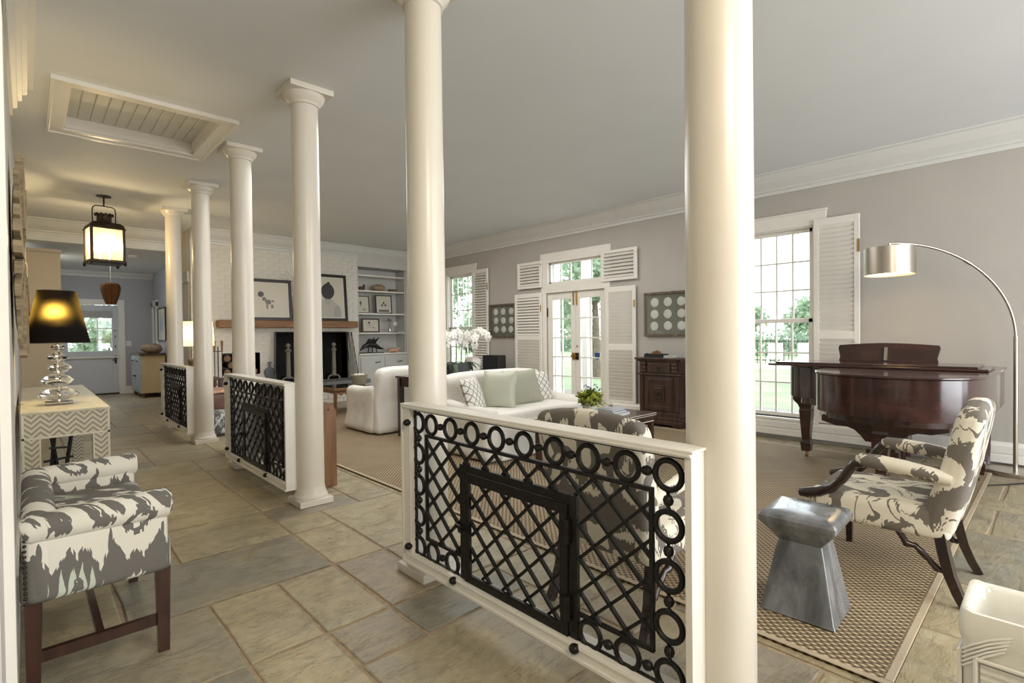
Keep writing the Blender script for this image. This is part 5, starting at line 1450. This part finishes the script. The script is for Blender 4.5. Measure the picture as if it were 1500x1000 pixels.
for k, x in enumerate((-.055, .055)):
    tl = obj('tool', MB().tube([(x, -.02, .62), (x, -.02, .12)], .006, 6), IRON, t); obj('grip', MB().tube([(x, -.02, .80), (x, -.02, .78), (x, -.02, .70), (x, -.02, .62)], [.012, .02, .016, .012], 8), PEW, tl, 50)
    if k: obj('shovel_blade', MB().rbox((x, -.022, .10), (.11, .012, .16), .005), STONE, tl)
    else: obj('brush', MB().tube([(x, -.02, .18), (x, -.02, .05)], [.018, .035], 8), PEW, tl)
random.seed(8)
for k in range(11):
    r_, c_ = divmod(k, 4); x = LX0 + .09 + c_ * .145 + (.06 if r_ % 2 else 0); z = LZ0 + .066 + r_ * .122; rad = random.uniform(.052, .064)
    if x + rad > LX1: continue
    t = thing('firewood_log', '%s firewood log from the left in the %s row of the wall niche' % (('first', 'second', 'third', 'fourth')[c_], ('bottom', 'middle', 'top')[r_]), 'log', (x, YB + .2, z), 0, 'firewood logs in the niche')
    obj('bark', MB().tube([(0, -.17, 0), (0, .17, 0)], rad, 9), BARK, t, 40); obj('cut_end', MB().tube([(0, -.176, 0), (0, -.17, 0)], rad * .88, 9), plain('cut_wood', (.26, .15, .08), .8, var=.2), t)

# ================================================================== PICTURES
def picture(name, label, loc, w_, h, kind, frame, rx=0.0, rz=0.0, fw=.03, matb=.05, group=None, cat='picture'):
    t = thing(name, label, cat, loc, rz, group); t.rotation_euler = (rx, 0, rz)
    obj('frame', MB().box(-w_ / 2, -.018, 0, -w_ / 2 + fw, .012, h).box(w_ / 2 - fw, -.018, 0, w_ / 2, .012, h).box(-w_ / 2 + fw, -.018, 0, w_ / 2 - fw, .012, fw).box(-w_ / 2 + fw, -.018, h - fw, w_ / 2 - fw, .012, h), frame, t, bevel=.002)
    obj('mat', MB().box(-w_ / 2 + fw, -.004, fw, w_ / 2 - fw, .008, h - fw), PAPER, t)
    iw, ih = w_ - 2 * fw - 2 * matb, h - 2 * fw - 2 * matb
    o = obj('print', MB().box(0, -.006, 0, 1, -.002, 1), art_print('print_' + kind + '_' + str(len(bpy.data.materials)), kind), t, loc=(-iw / 2, 0, fw + matb)); o.scale = (iw, 1, ih)
    return t
EBONY = wood('ebony_frame', (.010, .006, .004), (.03, .016, .010), .35, 'x', 2)
MZ = 1.558
t = picture('framed_picture', 'framed print of dark blots on the mantel, left of the portrait', (3.18, 9.78, MZ), .88, .75, 'blots', EBONY, -.09, 0, .055, .02)
picture('framed_picture', 'framed print of a figure with dark hair on the mantel, the taller one', (4.30, 9.77, MZ), .80, .92, 'portrait', EBONY, -.09, 0, .055, .02)
t = thing('bare_twigs', 'thin bare twigs standing behind the mantel pictures', 'twigs', (3.66, 9.88, MZ))
for k in range(7): obj('twig', MB().tube([(0, 0, 0), (random.uniform(-.06, .06), 0, .3), (random.uniform(-.16, .14), -.02, .62 + random.uniform(0, .2)), (random.uniform(-.28, .16), -.03, .85 + random.uniform(-.1, .1))], [.005, .004, .003, .002], 5), BARK, t)
picture('hall_picture', 'thin black framed picture on the right wall of the back hall', (2.205, 13.63, 1.20), .86, .74, 'sea', BLACK, 0, -PI / 2, .025, .06)

# ================================================================== BOOKCASE
t = thing('built_in_bookcase', 'white built in bookcase in the niche right of the fireplace', 'bookcase', (5.58, 10.15, 0))
bx = .57
obj('back_panel', MB().box(-bx, .20, .0, bx, .22, 2.69), SHELFW, t); obj('side_panel', MB().box(-bx, -.18, .9, -bx + .02, .20, 2.69), SHELFW, t); obj('side_panel', MB().box(bx - .02, -.18, .9, bx, .20, 2.69), SHELFW, t)
SH = (2.543, 2.219, 1.74, 1.332)
for z in SH: obj('shelf', MB().box(-bx + .02, -.175, z - .03, bx - .02, .20, z), WHITE, t, bevel=.003)
obj('counter', MB().box(-bx, -.24, .865, bx, .20, .895), WHITE, t, bevel=.004)
obj('cabinet_body', MB().box(-bx, -.20, .08, bx, .20, .865).box(-bx + .02, -.16, 0, bx - .02, .2, .08), SHELFW, t)
for s in (-1, 1):
    x0, x1 = (-.53, -.03) if s < 0 else (.03, .53)
    d = obj('door', MB().box(x0, -.218, .12, x1, -.20, .82).box(x0, -.224, .12, x0 + .06, -.218, .82).box(x1 - .06, -.224, .12, x1, -.218, .82).box(x0 + .06, -.224, .76, x1 - .06, -.218, .82).box(x0 + .06, -.224, .12, x1 - .06, -.218, .18), SHELFW, t, bevel=.002)
    hx = x1 - .12 if s < 0 else x1 - .15
    obj('handle', MB().tube([(hx - .05, -.225, .70), (hx - .05, -.245, .70), (hx + .05, -.245, .71), (hx + .05, -.225, .71)], .008, 6), BRONZE, d)
def onshelf(name, label, cat, x, z, y=9.98): return thing(name, label, cat, (x, y, z))
picture('framed_specimen', 'small pale framed print at the left of the second shelf down', (5.18, 10.10, 1.74), .34, .37, 'stem', GRAYW, -.1, 0, .02, .02)
picture('framed_specimen', 'black framed trefoil print right on the second shelf down', (5.67, 10.06, 1.74), .37, .40, 'trefoil', BLACK, -.1, -.12, .02, .02)
picture('framed_specimen', 'wood framed box of specimens on the lowest open shelf', (5.34, 10.04, 1.332), .41, .30, 'specimens', PEWD, -.06, 0, .03, .01)
t = onshelf('gourd_basket', 'rounded brown gourd on the upper bookcase shelf', 'ornament', 5.56, 2.219, 10.08)
obj('body', MB().sphere((0, 0, .075), (.15, .11, .078), 18, 12), DRIFT, t, 60); obj('lip', MB().torus((.03, 0, .14), .05, .012, 'z', 18, 6), DRIFT, t, 60)
t = onshelf('wood_carving', 'small dark carving left of the gourd', 'ornament', 5.15, 2.219, 10.05)
obj('body', MB().rbox((0, 0, .04), (.12, .08, .07), .02), PEWD, t, 60); obj('head', MB().sphere((.05, 0, .095), .03, 8, 6), PEWD, t, 60)
t = onshelf('shell_cluster', 'low brown shell cluster right of the gourd', 'ornament', 5.88, 2.219, 10.05)
for k in range(5): obj('shell', MB().sphere((-.08 + k * .04, .0, .03), (.035, .04, .03), 8, 6), BARK, t, 60)
t = onshelf('dried_stem_vase', 'small glass vase with a gray dried flower head on the lowest shelf', 'vase', 5.80, 1.332, 10.05)
obj('vase', MB().lathe([(.03, 0), (.04, .05), (.02, .10), (.016, .12)], 14), CHROME, t, 40); obj('stem', MB().tube([(0, 0, .1), (-.01, 0, .24)], .004, 5), BARK, t)
for k in range(12): a = k * 2.4; obj('floret', MB().sphere((-.01 + .06 * math.cos(a) * (k / 12) ** .5, .05 * math.sin(a) * (k / 12) ** .5, .27 + .02 * math.cos(k)), .02, 6, 4), plain('gray_floret', (.26, .26, .27), .9), t, 40)
t = onshelf('round_ornament', 'white round disc ornament on a stand on the lowest shelf', 'ornament', 5.93, 1.332, 10.05)
obj('disc', MB().sphere((0, 0, .19), (.05, .02, .05), 14, 8), PLASTER, t, 60); obj('stand', MB().tube([(0, 0, .15), (0, 0, .01)], .006, 6).box(-.05, -.03, 0, .05, .03, .012), BLACK, t)
book('flat gray book lying on the lowest open shelf', (6.0, 9.99, 1.332), (.16, .16, .02), plain('book_gray2', (.25, .25, .25), .5), 0, 'books on the bookcase')
t = onshelf('bird_sculpture', 'black spread winged bird sculpture on the bookcase counter', 'sculpture', 5.36, .895, 9.98)
obj('base', MB().box(-.30, -.06, 0, .22, .06, .02), BLACK, t)
obj('body', MB().tube([(-.30, 0, .06), (-.22, 0, .14), (-.10, 0, .19), (.03, 0, .17), (.14, 0, .11), (.26, 0, .08)], [.01, .04, .065, .06, .035, .006], 10), BLACK, t, 60)
for s in (-1, 1): obj('wing', MB().add([(-.14, s * .03, .20), (.02, s * .05, .21), (.10, s * .09, .34), (.0, s * .08, .29), (-.06, s * .07, .31), (-.12, s * .05, .25), (-.14, s * .045, .20), (.02, s * .065, .21), (.10, s * .105, .34), (.0, s * .095, .29), (-.06, s * .085, .31), (-.12, s * .065, .25)], [(0, 1, 3, 5), (1, 2, 3), (3, 4, 5), (11, 9, 7, 6), (9, 8, 7), (11, 10, 9), (0, 6, 7, 1), (1, 7, 8, 2), (2, 8, 9, 3), (3, 9, 10, 4), (4, 10, 11, 5), (5, 11, 6, 0)]), BLACK, t)
for k in range(3): obj('leg', MB().tube([(-.12 + k * .1, 0, .02), (-.10 + k * .08, 0, .15)], .012, 6), BLACK, t)
t = onshelf('coral_shell', 'pink ruffled shell on the bookcase counter', 'shell', 5.84, .895, 9.97)
obj('shell', MB().sphere((0, 0, .05), (.15, .09, .055), 20, 10, rot('Y', .15)), plain('coral_pink', (.62, .36, .26), .5, var=.25, scale=20), t, 60); obj('lip', MB().tube([(-.15, -.05, .03), (-.08, -.09, .05), (0, -.10, .06), (.08, -.09, .09), (.14, -.05, .08)], [.012, .02, .022, .02, .012], 8), plain('coral_pink_light', (.68, .45, .35), .5), t, 60)

# ================================================================== BACK HALL
t = thing('hall_dresser', 'cream and pale blue painted dresser in the back hall', 'dresser', (1.955, 13.85, 0))
obj('body', MB().box(-.19, -.60, .10, .235, .60, .90), CREAMW, t, bevel=.004); obj('top', MB().box(-.225, -.63, .90, .24, .63, .94), PEWD, t, bevel=.004); obj('face', MB().box(-.205, -.60, .10, -.19, .60, .90), BLUEW, t)
for k in range(2):
    y0 = -.57 + k * .58
    d = obj('door', MB().box(-.22, y0, .16, -.205, y0 + .55, .66), BLUEW, t, bevel=.004); obj('knob', MB().sphere((-.235, y0 + (.48 if not k else .07), .45), .018, 8, 6), BRONZE, d, 60)
    d = obj('drawer', MB().box(-.22, y0, .69, -.205, y0 + .55, .87), BLUEW, t, bevel=.004); obj('pull', MB().tube([(-.22, y0 + .2, .78), (-.245, y0 + .2, .77), (-.245, y0 + .35, .77), (-.22, y0 + .35, .78)], .008, 6), BRONZE, d)
for sx in (-.15, .19):
    for sy in (-.54, .54): obj('foot', MB().sphere((sx, sy, .05), (.035, .035, .05), 10, 8), PEW, t, 60)
t = thing('stone_shell', 'large rough brown shell on the dresser top', 'ornament', (1.98, 13.45, .94))
obj('body', MB().sphere((0, 0, .10), (.20, .14, .11), 18, 12, rot('Y', .1)), plain('rough_shell', (.34, .24, .15), .9, var=.3, scale=20, bump=.8, bscale=25), t, 60)
obj('ridge', MB().tube([(-.18, -.03, .11), (-.08, -.07, .19), (.06, -.06, .20), (.17, -.02, .15)], .012, 8), plain('rough_shell_ridge', (.28, .2, .13), .9), t, 60)
t = thing('pendant_lamp', 'brown paper pendant lamp hanging in the back hall', 'lamp', (1.16, 12.0, 2.77))
obj('cord', MB().tube([(0, 0, 0), (0, 0, -.46)], .004, 6).lathe([(.05, -.02), (.05, 0)], 14), PLASTER, t)
sp = [(.075, -.87), (.10, -.80), (.135, -.68), (.148, -.60), (.145, -.54), (.12, -.495), (.085, -.485)]
obj('shade', MB().lathe(sp, 28), translucent('brown_paper', (.20, .10, .045), (.3, .15, .06), .25), t, 60)
for k in range(8):
    a = 2 * PI * k / 8; obj('rib', MB().tube([(r_ * math.cos(a), r_ * math.sin(a), z) for r_, z in sp], .004, 5), BRONZE, t)

t = thing('light_switch', 'small white switch plate on the wall right of the back hall door', 'switch', (1.74, YE, 1.15))
obj('plate', MB().box(-.05, -.006, -.06, .05, 0, .06), WHITE, t, bevel=.002); obj('toggle', MB().box(-.006, -.014, -.012, .006, -.006, .012), WHITE, t)
t = thing('smoke_detector', 'round white smoke detector on the back hall ceiling', 'detector', (1.45, 11.6, 2.77))
obj('body', MB().lathe([(.0, -.04), (.05, -.038), (.068, -.02), (.07, 0)], 20), WHITE, t, 40); obj('vent_ring', MB().torus((0, 0, -.025), .062, .004, 'z', 20, 5), SHELFW, t)

# ================================================================== OUTSIDE
struct(obj('lawn', MB().box(6.9, -40, -.40, 120, 90, -.25), LAWN))
struct(obj('terrace', MB().box(6.6, -5, -.3, 9.4, 14, -.06), STONE))
tag(obj('pool_deck', MB().box(22, -4, -.26, 25, 30, -.215), plain('pale_paving', (.6, .58, .54), .8)), 'pale paved pool deck across the lawn', 'paving')
for lb, y_ in (('white porch post outside the right door leaf', 6.85), ('white porch post outside the left door leaf', 7.72)):
    t = thing('porch_post', lb, 'post', (8.6, y_, -.06), 0, 'white porch posts'); obj('shaft', MB().box(-.08, -.08, .12, .08, .08, 3.4), WHITE, t, bevel=.004); obj('foot', MB().box(-.11, -.11, 0, .11, .11, .12), WHITE, t, bevel=.004)
random.seed(12)
def leaves(c, r, n, s):
    mb = MB()
    for _ in range(n):
        d = Vector((random.gauss(0, 1), random.gauss(0, 1), random.gauss(0, 1))).normalized(); k = random.random() ** .4
        p = Vector(c) + Vector((d.x * r[0], d.y * r[1], d.z * r[2])) * k
        u = Vector((random.gauss(0, 1), random.gauss(0, 1), random.gauss(0, 1))).normalized(); v = u.cross(d).normalized() * s * random.uniform(.3, .6); u = u * s * random.uniform(.6, 1)
        mb.add([p - u, p + v, p + u, p - v], [(0, 1, 2, 3)])
    return mb
def tree(label, x, y_, h, r, n, s, blobs=6):
    t = thing('tree', label, 'tree', (x, y_, -.25), 0, 'trees beyond the windows')
    obj('trunk', MB().tube([(0, 0, 0), (.05, .03, h * .35), (-.04, .05, h * .7)], [r * .09, r * .06, r * .03], 8), BARK, t, 60)
    cr = MB()
    for k in range(blobs):
        a = 2.4 * k; rr_ = r * (.15 + .55 * (k / blobs)); q = leaves((rr_ * math.cos(a), rr_ * math.sin(a), h * (.45 + .4 * random.random())), (r * .55, r * .55, r * .42), n // blobs, s); cr.add(q.v, q.f)
    o = obj('crown', cr, TREE, t)
    return t
tree('leafy tree outside the far window', 9.4, 14.6, 4.6, 2.2, 5200, .12, 9)
tree('leafy shrub outside the far window, low before the tree', 9.6, 11.3, 2.0, 1.0, 3000, .11)
tree('leafy tree seen through the right half of the transom', 14.2, 10.9, 5.4, 2.0, 4200, .13, 7)
tree('pale round tree beyond the lawn, left in the near window', 50, 21.5, 3.6, 3.0, 2200, .3)
tree('pale round tree beyond the lawn, right in the near window', 48, 14.2, 4.1, 3.0, 2400, .3)
tree('distant tree beyond the lawn behind the french doors', 40, 36, 5.0, 4.0, 2200, .3)
tree('distant tree beyond the lawn, farthest left through the french doors', 30, 34, 4.5, 3.4, 2000, .3)
tree('tall bright tree left of the white loungers', 44, 27, 4.2, 3.2, 2200, .3)
tree('small tree outside the back hall door', 0.0, 24.0, 5.2, 2.6, 3200, .16, 8)
tree('leafy bush outside the back hall door, before the tree', 2.2, 18.6, 2.6, 1.6, 2600, .14)
hg = MB()
for k in range(40): q = leaves((35 + random.uniform(-1, 1), -4 + k * 1.25, .45 + random.uniform(-.15, .25)), (1.3, 1.1, .95), 190, .22); hg.add(q.v, q.f)
o = tag(obj('hedge', hg, HEDGE), 'long green hedge beyond the pool fence', 'hedge'); o['kind'] = 'stuff'
struct(obj('garden_ground', MB().box(-10, YE + .3, -.4, 6.0, 60, -.2), LAWN))
t = thing('pool_fence', 'thin dark picket fence along the far pool deck', 'fence', (25.6, 9, -.25))
obj('rail', MB().box(-.015, -9, 1.05, .015, 9, 1.09).box(-.015, -9, .15, .015, 9, .19), IRON, t)
pk = mesh('picket', MB().box(-.012, -.012, 0, .012, .012, 1.15), IRON)
for k in range(90): obj('picket', pk, None, t, loc=(0, -9 + k * .2, 0))
for k in range(6):
    t = thing('pool_lounger', ('first', 'second', 'third', 'fourth', 'fifth', 'sixth')[k] + ' white lounger from the right on the pool deck', 'lounger', (24.2, 6.2 + k * 1.25, -.215), .3, 'white pool loungers')
    obj('seat', MB().box(-.9, -.3, .30, .35, .3, .36), PLASTER, t); obj('back', MB().obox((.55, 0, .62), (.06, .6, .75), rot('Y', .5)), PLASTER, t)
    for sx in (-.8, .3):
        for sy in (-.26, .26): obj('leg', MB().box(sx - .03, sy - .03, 0, sx + .03, sy + .03, .30), PLASTER, t)
